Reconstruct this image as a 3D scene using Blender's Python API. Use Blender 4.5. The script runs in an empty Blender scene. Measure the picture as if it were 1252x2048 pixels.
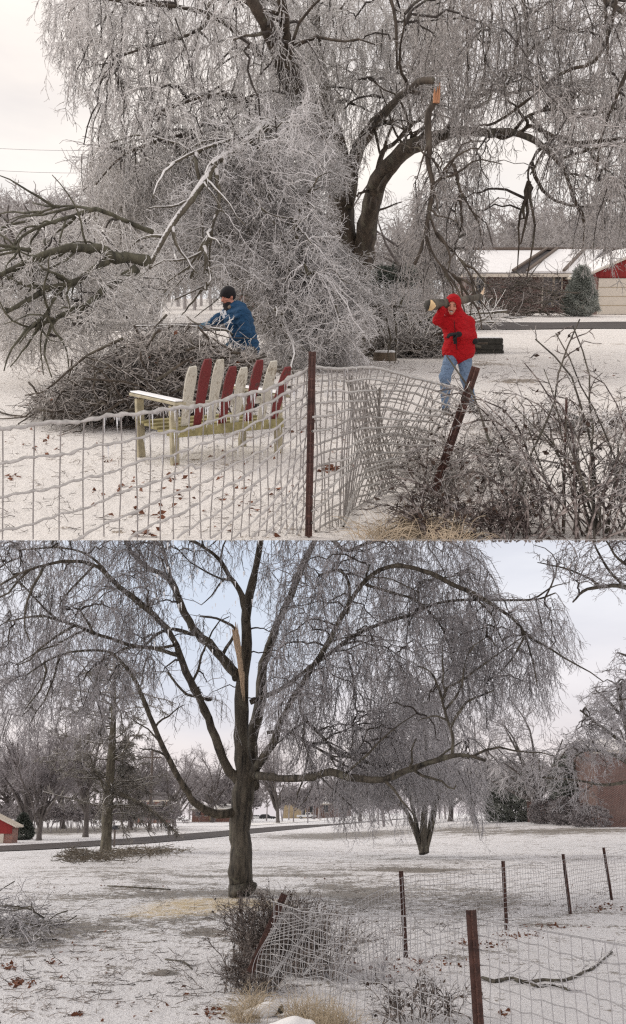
import bpy, math, random
import numpy as np
from mathutils import Matrix, Vector
R = math.radians
C = bpy.context.scene
COL = C.collection
# ------------------------------------------------------------------ camera
# Two snowy yards are in view: the lower one is level, the upper one is a second yard
# whose ground is a sheet climbing away above it. Both are built at real size.
F = 2000.0                       # focal length in pixels of the 1252-wide photograph
PITCH_B = math.atan(598/F)       # camera pitch above the horizon of the lower yard
PITCH_A = -math.atan(419/F)      # camera pitch relative to the upper yard
HB, HA = 2.1, 1.6                # eye heights above each yard
cam_d = bpy.data.cameras.new('camera'); cam = bpy.data.objects.new('camera', cam_d); COL.objects.link(cam)
cam_d.sensor_fit = 'HORIZONTAL'; cam_d.sensor_width = 36; cam_d.lens = F/1252*36
cam_d.clip_start = 0.1; cam_d.clip_end = 3000
cam.location = (0, 0, HB); cam.rotation_euler = (math.pi/2+PITCH_B, 0, 0)
C.camera = cam
# ------------------------------------------------------------------ sky and sun
SUN_EL, SUN_ROT = 34, 278        # behind cloud, to the left
w = bpy.data.worlds.new('World'); C.world = w; w.use_nodes = True
nt = w.node_tree; nt.nodes.clear()
def N(t, ty, **k):
    n = t.nodes.new(ty)
    for a, b in k.items(): setattr(n, a, b)
    return n
sky = N(nt, 'ShaderNodeTexSky', sky_type='NISHITA', sun_disc=False, sun_elevation=R(SUN_EL), sun_rotation=R(SUN_ROT), dust_density=3.0)
bg = N(nt, 'ShaderNodeBackground'); bg.inputs['Strength'].default_value = 0.1
wo = N(nt, 'ShaderNodeOutputWorld')
tc = N(nt, 'ShaderNodeTexCoord'); sep = N(nt, 'ShaderNodeSeparateXYZ')
nt.links.new(tc.outputs['Generated'], sep.inputs[0])
mp = N(nt, 'ShaderNodeMapping'); mp.inputs['Scale'].default_value = (1.6, 1.6, 7.0); mp.inputs['Location'].default_value = (3.1, 0.4, 1.2)
nt.links.new(tc.outputs['Generated'], mp.inputs[0])
nz = N(nt, 'ShaderNodeTexNoise'); nz.inputs['Scale'].default_value = 1.6; nz.inputs['Detail'].default_value = 6; nz.inputs['Roughness'].default_value = 0.55
nt.links.new(mp.outputs[0], nz.inputs['Vector'])
# cloud layer colour by height above the horizon
rz = N(nt, 'ShaderNodeValToRGB'); nt.links.new(sep.outputs['Z'], rz.inputs[0])
e = rz.color_ramp.elements
e[0].position = 0.0; e[0].color = (.80, .74, .75, 1)
e[1].position = 1.0; e[1].color = (.80, .78, .77, 1)
for p, c in ((.06, (.88,.82,.81,1)), (.12, (.83,.81,.84,1)), (.20, (.78,.80,.86,1)), (.28, (.76,.79,.86,1)), (.44, (.84,.84,.84,1)), (.52, (.90,.88,.85,1)), (.62, (.98,.92,.86,1))):
    q = e.new(p); q.color = c
rn = N(nt, 'ShaderNodeValToRGB'); nt.links.new(nz.outputs['Fac'], rn.inputs[0])
rn.color_ramp.elements[0].position = .3; rn.color_ramp.elements[0].color = (.80,.80,.83,1)
rn.color_ramp.elements[1].position = .72; rn.color_ramp.elements[1].color = (1.08,1.05,1.02,1)
mm = N(nt, 'ShaderNodeMix', data_type='RGBA', blend_type='MULTIPLY'); mm.inputs[0].default_value = 1
nt.links.new(rz.outputs[0], mm.inputs[6]); nt.links.new(rn.outputs[0], mm.inputs[7])
# overcast is set brighter behind the camera, adding light to both yards
mr = N(nt, 'ShaderNodeMapRange'); mr.inputs['From Min'].default_value = 0.15; mr.inputs['From Max'].default_value = -0.9
mr.inputs['To Min'].default_value = 10.4; mr.inputs['To Max'].default_value = 14.0
nt.links.new(sep.outputs['Y'], mr.inputs['Value'])
sc = N(nt, 'ShaderNodeVectorMath', operation='SCALE'); nt.links.new(mm.outputs[2], sc.inputs[0]); nt.links.new(mr.outputs[0], sc.inputs['Scale'])
# a thin break in the cloud shows pale blue
dn = N(nt, 'ShaderNodeVectorMath', operation='DOT_PRODUCT'); nt.links.new(tc.outputs['Generated'], dn.inputs[0]); dn.inputs[1].default_value = Vector((-.10, .965, .225)).normalized()
mb_ = N(nt, 'ShaderNodeMapRange', interpolation_type='SMOOTHSTEP'); nt.links.new(dn.outputs['Value'], mb_.inputs['Value']); mb_.inputs['From Min'].default_value = .982; mb_.inputs['From Max'].default_value = .9995; mb_.inputs['To Max'].default_value = .6
sb = N(nt, 'ShaderNodeMix', data_type='RGBA'); nt.links.new(mb_.outputs[0], sb.inputs[0]); nt.links.new(sc.outputs[0], sb.inputs[6]); sb.inputs[7].default_value = (5.6, 6.6, 8.1, 1)
mx = N(nt, 'ShaderNodeMix', data_type='RGBA'); mx.inputs[0].default_value = 0.93
nt.links.new(sky.outputs[0], mx.inputs[6]); nt.links.new(sb.outputs[2], mx.inputs[7])
nt.links.new(mx.outputs[2], bg.inputs[0]); nt.links.new(bg.outputs[0], wo.inputs[0])
sl = bpy.data.lights.new('sun', 'SUN'); sun = bpy.data.objects.new('sun', sl); COL.objects.link(sun)
sl.energy = 1.5; sl.angle = R(25); sl.color = (1, .95, .88)
sd = Vector((math.sin(R(SUN_ROT))*math.cos(R(SUN_EL)), math.cos(R(SUN_ROT))*math.cos(R(SUN_EL)), math.sin(R(SUN_EL))))
sun.rotation_euler = sd.to_track_quat('Z', 'Y').to_euler()
C.view_settings.view_transform = 'Standard'; C.view_settings.look = 'None'
C.view_settings.exposure = 0.17; C.view_settings.gamma = 1.0
C.render.engine = 'CYCLES'; C.cycles.use_denoising = False; C.cycles.filter_width = 1.3; C.cycles.max_bounces = 6; C.cycles.diffuse_bounces = 3; C.cycles.glossy_bounces = 2; C.cycles.transmission_bounces = 4
# ------------------------------------------------------------------ frames
MF = {'B': Matrix.Identity(4),
      'A': Matrix.Translation((0,0,HB)) @ Matrix.Rotation(PITCH_B-PITCH_A, 4, 'X') @ Matrix.Translation((0,0,-HA))}
def ray(fr, x, y):
    p = PITCH_A if fr == 'A' else PITCH_B
    x = np.asarray(x, float); y = np.asarray(y, float)
    u = (x-626)/F; v = (1024-y)/F
    dy = math.cos(p)-math.sin(p)*v; dz = math.sin(p)+math.cos(p)*v
    return u/dy, dz/dy
def P(fr, x, y, d):
    """point of yard fr seen at photo pixel x, y at distance d (metres along the ground)"""
    u, v = ray(fr, x, y); d = np.asarray(d, float)
    h = HA if fr == 'A' else HB
    return np.stack(np.broadcast_arrays(u*d, d, h+v*d), -1)
def sstep(a, b, x):
    t = np.clip((x-a)/(b-a), 0, 1); return t*t*(3-2*t)
def zA(x, y):
    x = np.asarray(x, float); y = np.asarray(y, float)
    z = 1.0*sstep(16, 75, y) + 1.2*sstep(75, 170, y)
    return z + sstep(9, 16, y)*(.03*np.sin(x*.9+y*.5)+.025*np.sin(y*1.3-x*.4))*np.clip(1-y/70, 0, 1)
def zB(x, y):
    x = np.asarray(x, float); y = np.asarray(y, float)
    z = .04*np.sin(x*.7+y*.35)+.03*np.sin(y*.8-x*.5)
    return z*np.clip(1-y/90, 0, 1) + 1.1*sstep(45, 100, y)*sstep(0, 22, x)
def zG(fr, x, y): return zA(x, y) if fr == 'A' else zB(x, y)
def G(fr, x, y):
    """ground point of yard fr seen at photo pixel x, y"""
    u, v = ray(fr, x, y); h = HA if fr == 'A' else HB
    d = 10.0
    for _ in range(60):
        z = float(zG(fr, u*d, d)); nd = (z-h)/v if v < -1e-4 else 300
        d = .5*d+.5*min(max(nd, 2), 400)
    return np.array([u*d, d, float(zG(fr, u*d, d))])
def onG(fr, x, d):
    u, v = ray(fr, x, 605 if fr == 'A' else 1622)
    return np.array([u*d, d, float(zG(fr, u*d, d))])
EDGE_A = float(-HA/ray('A', 626, 1080.6)[1])
# ------------------------------------------------------------------ objects
BASE = {}
def settag(o, label=None, cat=None, group=None, kind=None):
    if label: o['label'] = label
    if cat: o['category'] = cat
    if group: o['group'] = group
    if kind: o['kind'] = kind
def thing(name, label, cat, fr, base, group=None):
    o = bpy.data.objects.new(name, None); COL.objects.link(o)
    o.empty_display_size = .3
    base = np.array(base, float)
    o.matrix_world = MF[fr] @ Matrix.Translation(base.tolist())
    settag(o, label, cat, group); BASE[o.name] = base
    return o
def mkmesh(name, V, Fc, mats, smooth=False, midx=None):
    me = bpy.data.meshes.new(name)
    V = np.asarray(V, np.float32)
    if isinstance(Fc, np.ndarray) and Fc.ndim == 2:
        nf, k = Fc.shape
        me.vertices.add(len(V)); me.vertices.foreach_set('co', V.ravel())
        me.loops.add(nf*k); me.loops.foreach_set('vertex_index', Fc.astype(np.int32).ravel())
        me.polygons.add(nf); me.polygons.foreach_set('loop_start', (np.arange(nf)*k).astype(np.int32))
        me.update(calc_edges=True)
    else:
        me.from_pydata([tuple(map(float, v)) for v in V], [], [tuple(int(i) for i in f) for f in Fc]); me.update()
    for m in (mats if isinstance(mats, (list, tuple)) else [mats]): me.materials.append(m)
    if midx is not None: me.polygons.foreach_set('material_index', np.asarray(midx, np.int32))
    if smooth: me.polygons.foreach_set('use_smooth', np.ones(len(me.polygons), bool))
    return me
def part(parent, name, VF, mats, smooth=False, label=None, kind=None, midx=None, bevel=0):
    V, Fc = VF
    b = BASE[parent.name]
    me = mkmesh(name, np.asarray(V, float)-b, Fc, mats, smooth, midx)
    o = bpy.data.objects.new(name, me); COL.objects.link(o); o.parent = parent
    BASE[o.name] = b
    if label: o['label'] = label
    if kind: o['kind'] = kind
    if bevel:
        m = o.modifiers.new('bevel', 'BEVEL'); m.width = bevel; m.segments = 2; m.limit_method = 'ANGLE'
    return o
def solo(name, VF, mats, label, cat, fr, base, group=None, kind=None, smooth=False, bevel=0):
    V, Fc = VF; base = np.array(base, float)
    me = mkmesh(name, np.asarray(V, float)-base, Fc, mats, smooth)
    o = bpy.data.objects.new(name, me); COL.objects.link(o)
    o.matrix_world = MF[fr] @ Matrix.Translation(base.tolist()); BASE[o.name] = base
    settag(o, label, cat, group, kind)
    if bevel:
        m = o.modifiers.new('bevel', 'BEVEL'); m.width = bevel; m.segments = 2; m.limit_method = 'ANGLE'
    return o
def copy_tree(o, fr, base, rz=0, s=1, label=None, group=None):
    r = o.copy(); COL.objects.link(r)
    r.matrix_world = MF[fr] @ Matrix.Translation(np.asarray(base, float).tolist()) @ Matrix.Rotation(rz, 4, 'Z') @ Matrix.Diagonal((s, s, s, 1) if not isinstance(s, tuple) else (*s, 1))
    if label: r['label'] = label
    if group: r['group'] = group
    for ch in list(o.children):
        c = ch.copy(); COL.objects.link(c); c.parent = r
        for g in list(ch.children):
            d = g.copy(); COL.objects.link(d); d.parent = c
    return r
# ------------------------------------------------------------------ materials
def mat(name, build):
    m = bpy.data.materials.new(name); m.use_nodes = True
    t = m.node_tree; t.nodes.clear()
    b = N(t, 'ShaderNodeBsdfPrincipled'); o = N(t, 'ShaderNodeOutputMaterial'); t.links.new(b.outputs[0], o.inputs[0])
    build(t, b); return m
def noise(t, scale, detail=4, rough=.55, vec=None, dist=0):
    n = N(t, 'ShaderNodeTexNoise'); n.inputs['Scale'].default_value = scale; n.inputs['Detail'].default_value = detail
    n.inputs['Roughness'].default_value = rough; n.inputs['Distortion'].default_value = dist
    if vec is None:
        c = N(t, 'ShaderNodeTexCoord'); vec = c.outputs['Object']
    t.links.new(vec, n.inputs['Vector']); return n.outputs['Fac']
def ramp(t, fac, stops):
    r = N(t, 'ShaderNodeValToRGB'); t.links.new(fac, r.inputs[0]); e = r.color_ramp.elements
    for i, (p, c) in enumerate(stops):
        q = e[i] if i < 2 else e.new(p)
        q.position = p; q.color = (*c, 1) if len(c) == 3 else c
    return r.outputs[0]
def mix(t, fac, a, b, mode='MIX'):
    m = N(t, 'ShaderNodeMix', data_type='RGBA', blend_type=mode)
    if isinstance(fac, (int, float)): m.inputs[0].default_value = fac
    else: t.links.new(fac, m.inputs[0])
    for i, v in ((6, a), (7, b)):
        if isinstance(v, tuple): m.inputs[i].default_value = (*v, 1)
        else: t.links.new(v, m.inputs[i])
    return m.outputs[2]
def math_(t, op, a, b=None, c=None):
    m = N(t, 'ShaderNodeMath', operation=op)
    for i, v in enumerate((a, b, c)):
        if v is None: continue
        if isinstance(v, (int, float)): m.inputs[i].default_value = v
        else: t.links.new(v, m.inputs[i])
    return m.outputs[0]
def mapped(t, scale, coord='Object', rot=(0,0,0)):
    c = N(t, 'ShaderNodeTexCoord'); m = N(t, 'ShaderNodeMapping'); m.inputs['Scale'].default_value = scale; m.inputs['Rotation'].default_value = rot
    t.links.new(c.outputs[coord], m.inputs[0]); return m.outputs[0]
def bump(t, b, h, s, d=.02):
    n = N(t, 'ShaderNodeBump'); n.inputs['Strength'].default_value = s; n.inputs['Distance'].default_value = d
    t.links.new(h, n.inputs['Height']); t.links.new(n.outputs[0], b.inputs['Normal'])
def plain(name, c, rough=.6, var=.25, scale=8, spec=.3, metal=0, stretch=None):
    def f(t, b):
        v = mapped(t, stretch) if stretch else None
        n = noise(t, scale, 6, .65, v)
        lo = tuple(x*(1-var) for x in c); hi = tuple(min(1, x*(1+var)) for x in c)
        t.links.new(ramp(t, n, [(.3, lo), (.7, hi)]), b.inputs['Base Color'])
        b.inputs['Roughness'].default_value = rough; b.inputs['Specular IOR Level'].default_value = spec; b.inputs['Metallic'].default_value = metal
        bump(t, b, n, .25, .01)
    return mat(name, f)
def bark(name, dark, light, snow=.5, scale=6, stretch=(1,1,.25), snowcol=(.72,.70,.68)):
    def f(t, b):
        n = noise(t, scale, 9, .7, mapped(t, stretch))
        n2 = noise(t, 3.1, 5, .6)
        col = ramp(t, n, [(.34, dark), (.66, light)])
        col = mix(t, ramp(t, n2, [(.55,(0,0,0)), (.72,(1,1,1))]), col, tuple(.6*a+.4*b_ for a, b_ in zip(light, (.16,.17,.12))))
        c = N(t, 'ShaderNodeTexCoord'); s = N(t, 'ShaderNodeSeparateXYZ'); t.links.new(c.outputs['Normal'], s.inputs[0])
        n3 = noise(t, 9, 6, .7)
        a = math_(t, 'ADD', s.outputs['Z'], math_(t, 'MULTIPLY', n3, 1.1))
        r = ramp(t, a, [(1.52-snow, (0,0,0)), (1.66-snow, (1,1,1))]) if snow > 0 else None
        if snow > 0: col = mix(t, r, col, snowcol)
        t.links.new(col, b.inputs['Base Color']); b.inputs['Roughness'].default_value = .75
        b.inputs['Specular IOR Level'].default_value = .35
        bump(t, b, n, .9, .03)
    return mat(name, f)
def twig(name, dark, ice, bias=.5, scale=3.0, big=.35, rough=.35):
    """iced twigs: dark wood showing through pale ice, uneven from twig to twig and from clump to clump"""
    def f(t, b):
        n = noise(t, scale*6, 3, .7); n2 = noise(t, big, 3, .6)
        a = math_(t, 'ADD', math_(t, 'MULTIPLY', n, .62), math_(t, 'MULTIPLY', n2, .38))
        col = ramp(t, a, [(bias-.10, dark), (bias+.07, ice)])
        t.links.new(col, b.inputs['Base Color']); b.inputs['Roughness'].default_value = rough
        b.inputs['Specular IOR Level'].default_value = .6
    return mat(name, f)
def snowmat(name, snow, grass, leafc, sawdust=False, sparse=.0):
    def f(t, b):
        at = N(t, 'ShaderNodeAttribute', attribute_name='bare')
        n1 = noise(t, 14, 6, .75, mapped(t, (1, .55, 1)))
        n2 = noise(t, 55, 4, .8, mapped(t, (1, .35, 1)))
        n3 = noise(t, .55, 5, .6)
        n4 = noise(t, 3.0, 5, .7)
        a = math_(t, 'ADD', math_(t, 'MULTIPLY', n1, 1.15), math_(t, 'MULTIPLY', n2, .65))
        a = math_(t, 'ADD', a, math_(t, 'MULTIPLY', n3, 1.05))
        a = math_(t, 'ADD', a, math_(t, 'MULTIPLY', n4, 1.15))
        a = math_(t, 'ADD', a, math_(t, 'MULTIPLY', at.outputs['Fac'], .30))
        m = ramp(t, math_(t, 'SUBTRACT', a, 1.5), [(.665-sparse, (0,0,0)), (.75-sparse, (.85,.85,.85))])
        gcol = ramp(t, n4, [(.35, grass), (.65, leafc)])
        sn = ramp(t, n3, [(.3, tuple(x*.9 for x in snow)), (.7, snow)])
        col = mix(t, m, sn, gcol)
        if sawdust:
            a2 = N(t, 'ShaderNodeAttribute', attribute_name='sawdust')
            q = math_(t, 'MULTIPLY', a2.outputs['Fac'], math_(t, 'SUBTRACT', math_(t, 'MULTIPLY', math_(t, 'ADD', n1, n4), 2.6), 2.0))
            col = mix(t, ramp(t, q, [(.22, (0,0,0)), (1.0, (.75,.75,.75))]), col, (.74,.58,.32))
        t.links.new(col, b.inputs['Base Color']); b.inputs['Roughness'].default_value = .55
        b.inputs['Specular IOR Level'].default_value = .35
        bump(t, b, math_(t, 'ADD', math_(t, 'MULTIPLY', n1, .5), math_(t, 'MULTIPLY', n4, 1.5)), .8, .12)
    return mat(name, f)
M = {}
M['snowA'] = snowmat('trodden snow over dry grass', (.86,.81,.76), (.10,.075,.05), (.26,.19,.12), sparse=-.045)
M['snowB'] = snowmat('thin icy snow over dry grass', (.86,.85,.86), (.07,.06,.04), (.17,.13,.085), sawdust=True, sparse=.012)
M['roofsnow'] = plain('snow on roofs', (.82,.80,.78), .6, .06, 2)
M['bigsnow'] = plain('piled snow', (.85,.84,.83), .5, .04, 5)
M['asphalt'] = plain('wet asphalt', (.065,.055,.052), .75, .35, 2, .25)
M['barkA'] = bark('grey brown bark', (.02,.015,.011), (.11,.085,.062), .30)
M['barkB'] = bark('dark furrowed bark', (.007,.006,.005), (.15,.13,.10), 0, 7, (1.3,1.3,.16))
M['branch'] = bark('dark iced branches', (.018,.014,.011), (.085,.07,.06), .22, 14)
M['barkIce'] = bark('iced fallen bark', (.04,.033,.024), (.17,.15,.11), .62)
M['barkMoss'] = bark('mossy dark bark', (.02,.018,.012), (.13,.12,.08), .52)
M['barkfar'] = bark('frosted far bark', (.07,.06,.055), (.16,.14,.13), .3)
M['twA'] = twig('pale iced twigs', (.045,.036,.03), (.80,.77,.73), .468, rough=.2)
M['twAd'] = twig('brown iced twigs', (.035,.027,.022), (.60,.56,.52), .50, rough=.2)
M['twAw'] = twig('white iced twigs', (.13,.11,.095), (.84,.82,.80), .455, rough=.2)
M['twB'] = twig('grey iced twigs', (.02,.016,.016), (.58,.56,.57), .49, rough=.2)
M['twB2'] = twig('frosty grey twigs', (.09,.08,.08), (.62,.60,.61), .47)
M['twfar'] = twig('frosted far twigs', (.17,.15,.14), (.48,.45,.43), .48)
M['twfarB'] = twig('frosted lilac grey twigs', (.12,.10,.10), (.40,.37,.375), .49)
M['twbrown'] = twig('brown thicket twigs', (.03,.016,.011), (.40,.34,.30), .55)
M['needle3'] = twig('frosted grey green needles', (.045,.06,.04), (.50,.52,.47), .50)
M['twbr2'] = twig('brown grey heaped twigs', (.035,.024,.018), (.52,.48,.44), .51)
M['needle'] = twig('iced green needles', (.025,.035,.022), (.30,.32,.28), .58)
M['needle2'] = twig('iced olive grey needles', (.05,.042,.03), (.38,.35,.31), .53)
M['needle4'] = twig('brown fallen needles', (.06,.042,.022), (.26,.22,.16), .56)
M['wire'] = plain('iced wire', (.40,.38,.35), .25, .3, 30, .7)
M['wire2'] = plain('grey wire under clear ice', (.25,.23,.21), .25, .4, 30, .7)
M['wireB'] = plain('thin iced wire', (.36,.35,.35), .25, .3, 30, .7)
def icef(t, b):
    b.inputs['Base Color'].default_value = (.86,.86,.85,1); b.inputs['Roughness'].default_value = .08; b.inputs['Transmission Weight'].default_value = .45; b.inputs['IOR'].default_value = 1.31
M['ice'] = mat('clear ice', icef)
M['rust'] = plain('rusty painted steel', (.075,.035,.026), .5, .6, 14)
M['greenrust'] = plain('green steel flaking to rust', (.05,.045,.032), .5, .6, 10)
M['freshwood'] = plain('torn fresh wood', (.60,.46,.32), .7, .45, 30, stretch=(3,3,.4))
M['orangewood'] = plain('torn orange wood', (.42,.21,.11), .7, .5, 24, stretch=(3,3,.5))
M['cutwood'] = plain('pale cut wood', (.70,.50,.27), .7, .2, 12)
M['stump'] = plain('weathered stump wood', (.16,.125,.09), .8, .4, 8, stretch=(3,3,.5))
M['drygrass'] = plain('dry straw grass', (.50,.41,.29), .8, .35, 9)
M['deadleaf'] = plain('dead brown leaves', (.16,.06,.03), .7, .5, 20)
M['deadleaf2'] = plain('dark wet leaves', (.05,.03,.02), .6, .5, 20)
def paint(name, c, under):
    def f(t, b):
        n = noise(t, 22, 7, .75, mapped(t, (1.5,1.5,.22))); n2 = noise(t, 5, 5, .65)
        col = mix(t, ramp(t, math_(t, 'ADD', n, math_(t, 'MULTIPLY', n2, .5)), [(.80, (0,0,0)), (.88, (.9,.9,.9))]), ramp(t, n2, [(.3, tuple(x*.72 for x in c)), (.7, c)]), under)
        t.links.new(col, b.inputs['Base Color']); b.inputs['Roughness'].default_value = .65; bump(t, b, n, .6, .006)
    return mat(name, f)
M['whitewood'] = paint('weathered white paint', (.62,.59,.50), (.24,.20,.14))
M['redwood'] = paint('faded dark red paint', (.18,.018,.019), (.07,.035,.03))
M['mosswood'] = plain('mossy yellowed wood', (.27,.235,.11), .8, .4, 9)
M['greywood'] = plain('mossy grey wood', (.36,.32,.22), .8, .35, 9)
M['darkblock'] = plain('dark timber', (.045,.043,.036), .8, .4, 6)
def cloth(name, c, sc=11, k=.9):
    def f(t, b):
        n = noise(t, sc, 3, .5, mapped(t, (1,1,1.7)), 1.2); n2 = noise(t, 60, 4, .7)
        t.links.new(ramp(t, n2, [(.3, tuple(x*.75 for x in c)), (.7, tuple(min(1,x*1.25) for x in c))]), b.inputs['Base Color']); b.inputs['Roughness'].default_value = .85
        b.inputs['Specular IOR Level'].default_value = .2; bump(t, b, n, k, .05)
    return mat(name, f)
M['redcloth'] = cloth('red fleece', (.36,.006,.010))
M['blackcloth'] = plain('black cloth', (.012,.011,.012), .85, .4, 12)
M['jeans'] = cloth('blue denim', (.14,.20,.29))
M['bluecloth'] = cloth('blue quilted nylon', (.018,.060,.125), 9)
M['greycloth'] = plain('grey trousers', (.06,.055,.05), .85, .3, 8)
M['tealcloth'] = plain('grey blue gloves', (.05,.11,.16), .8, .3, 8)
M['whitepatch'] = plain('white print', (.7,.72,.74), .6, .05)
M['collar'] = plain('tan collar', (.20,.15,.11), .8, .2)
M['skin'] = plain('ruddy skin', (.50,.22,.15), .55, .12, 10)
M['hair'] = plain('dark hair', (.02,.014,.01), .7, .3, 20)
M['eye'] = plain('eye', (.03,.02,.02), .3, .1)
M['teeth'] = plain('teeth', (.7,.66,.6), .4, .05)
M['boot'] = plain('dark boot leather', (.03,.025,.022), .6, .3)
M['glass'] = plain('dark window glass', (.03,.035,.04), .12, .2, 1, .8)
M['trim'] = plain('cream trim', (.62,.56,.47), .6, .08)
M['brownfascia'] = plain('brown fascia', (.13,.10,.08), .7, .2)
M['shingle'] = plain('grey shingles', (.10,.09,.09), .85, .3, 5)
M['reds'] = plain('barn red siding', (.24,.022,.020), .65, .2, 3, stretch=(1,1,.2))
M['whitecar'] = plain('white car paint', (.72,.72,.72), .25, .03, 2, .6)
M['darkcar'] = plain('dark car paint', (.03,.03,.035), .25, .1, 2, .6)
M['tyre'] = plain('tyre rubber', (.02,.02,.02), .8, .2)
M['rim'] = plain('wheel rim', (.4,.4,.4), .35, .1, metal=.8)
M['tan'] = plain('tan siding', (.38,.30,.19), .7, .1, 3)
M['pole'] = plain('pole wood', (.14,.115,.10), .85, .3, 6)
M['cable'] = plain('iced cable', (.36,.35,.35), .5, .1)
M['bulb'] = plain('yellow bud', (.6,.4,.1), .6, .1)
def brickf(c1, c2, sc):
    def f(t, b):
        br = N(t, 'ShaderNodeTexBrick'); br.inputs['Scale'].default_value = sc
        br.inputs['Color1'].default_value = (*c1, 1); br.inputs['Color2'].default_value = (*c2, 1); br.inputs['Mortar'].default_value = (.30,.26,.23,1)
        br.inputs['Mortar Size'].default_value = .012; br.inputs['Brick Width'].default_value = .24; br.inputs['Row Height'].default_value = .08
        c = N(t, 'ShaderNodeTexCoord'); s = N(t, 'ShaderNodeSeparateXYZ'); cb = N(t, 'ShaderNodeCombineXYZ')
        t.links.new(c.outputs['Object'], s.inputs[0]); t.links.new(math_(t, 'ADD', s.outputs['X'], s.outputs['Y']), cb.inputs[0]); t.links.new(s.outputs['Z'], cb.inputs[1])
        t.links.new(cb.outputs[0], br.inputs['Vector'])
        n = noise(t, 1.5, 4)
        col = mix(t, .5, br.outputs['Color'], ramp(t, n, [(.3, (.6,.6,.6)), (.7, (1.2,1.1,1.1))]), 'MULTIPLY')
        t.links.new(col, b.inputs['Base Color']); b.inputs['Roughness'].default_value = .85
    return f
M['brick'] = mat('red brick', brickf((.22,.085,.06), (.30,.13,.09), 1.0))
M['brickdark'] = mat('dark red brick', brickf((.085,.032,.026), (.13,.050,.038), 1.0))
# ------------------------------------------------------------------ geometry
def nrm(v): return v/np.maximum(np.linalg.norm(v, axis=-1, keepdims=True), 1e-9)
class Tubes:
    def __init__(s): s.b = []
    def add(s, Pn, Rn, sides=3, cap=False):
        Pn = np.asarray(Pn, float); Rn = np.asarray(Rn, float)
        if Pn.ndim == 2: Pn = Pn[None]; Rn = Rn[None]
        Rn = np.broadcast_to(Rn, Pn.shape[:2])
        if len(Pn): s.b.append((Pn, Rn, sides, cap))
    def build(s):
        Vs, Fs, off = [], [], 0
        for Pn, Rn, sd, cap in s.b:
            n, k, _ = Pn.shape
            T = nrm(np.gradient(Pn, axis=1))
            mean = np.abs(T.mean(1)); ref = np.zeros((n, 3)); ref[np.arange(n), mean.argmin(1)] = 1
            n1 = nrm(np.cross(T, ref[:, None, :])); n2 = np.cross(T, n1)
            a = np.arange(sd)*2*math.pi/sd
            V = Pn[:, :, None, :] + Rn[:, :, None, None]*(np.cos(a)[None, None, :, None]*n1[:, :, None, :]+np.sin(a)[None, None, :, None]*n2[:, :, None, :])
            idx = (np.arange(n*k*sd)+off).reshape(n, k, sd)
            A_, B_ = idx[:, :-1], idx[:, 1:]
            q = np.stack([A_, np.roll(A_, -1, 2), np.roll(B_, -1, 2), B_], -1).reshape(-1, 4)
            Vs.append(V.reshape(-1, 3)); Fs.append(q); off += n*k*sd
            if cap:
                V2 = np.concatenate([Pn[:, 0], Pn[:, -1]]); Vs.append(V2)
                c0 = off+np.arange(n); c1 = off+n+np.arange(n)
                for ring, c, fl in ((idx[:, 0], c0, 1), (idx[:, -1], c1, 0)):
                    r2 = np.roll(ring, -1, 1)
                    cc = np.repeat(c[:, None], sd, 1)
                    # a quad fan pairing vertices two by two keeps every face four-sided
                    if sd % 2 == 0:
                        r0 = ring[:, 0::2]; r1 = ring[:, 1::2]; r2_ = np.roll(ring, -2, 1)[:, 0::2]; cc = cc[:, 0::2]
                        qq = np.stack([cc, r0, r1, r2_] if not fl else [cc, r2_, r1, r0], -1).reshape(-1, 4)
                        Fs.append(qq)
                off += 2*n
        return np.concatenate(Vs), np.concatenate(Fs)
def cat(pts, n):
    """Catmull-Rom through control rows, resampled to n points"""
    p = np.asarray(pts, float); m = len(p)
    if m == 2:
        t = np.linspace(0, 1, n)[:, None]; return p[0]*(1-t)+p[1]*t
    p = np.vstack([2*p[0]-p[1], p, 2*p[-1]-p[-2]])
    u = np.linspace(0, m-1-1e-6, n); i = u.astype(int); t = (u-i)[:, None]
    a, b, c, d = p[i], p[i+1], p[i+2], p[i+3]
    return .5*((2*b)+(-a+c)*t+(2*a-5*b+4*c-d)*t*t+(-a+3*b-3*c+d)*t**3)
def limb(fr, rows, rng, gn=.5, seg=3):
    """rows of (x, y, distance, width in px) traced from the photo -> points, radii"""
    r = np.array(rows, float); n = max(8, len(r)*seg)
    q = cat(r, n)
    pts = P(fr, q[:, 0], q[:, 1], q[:, 2]); rad = np.maximum(q[:, 3], 1)*q[:, 2]/F/2
    j = rng.normal(0, 1, (n, 3)); j[1:-1] = (j[:-2]+j[1:-1]+j[2:])/3
    pts = pts+j*np.minimum(rad, .16)[:, None]*gn; rad = rad*(1+rng.normal(0, .06, n))
    return pts, rad
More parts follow.
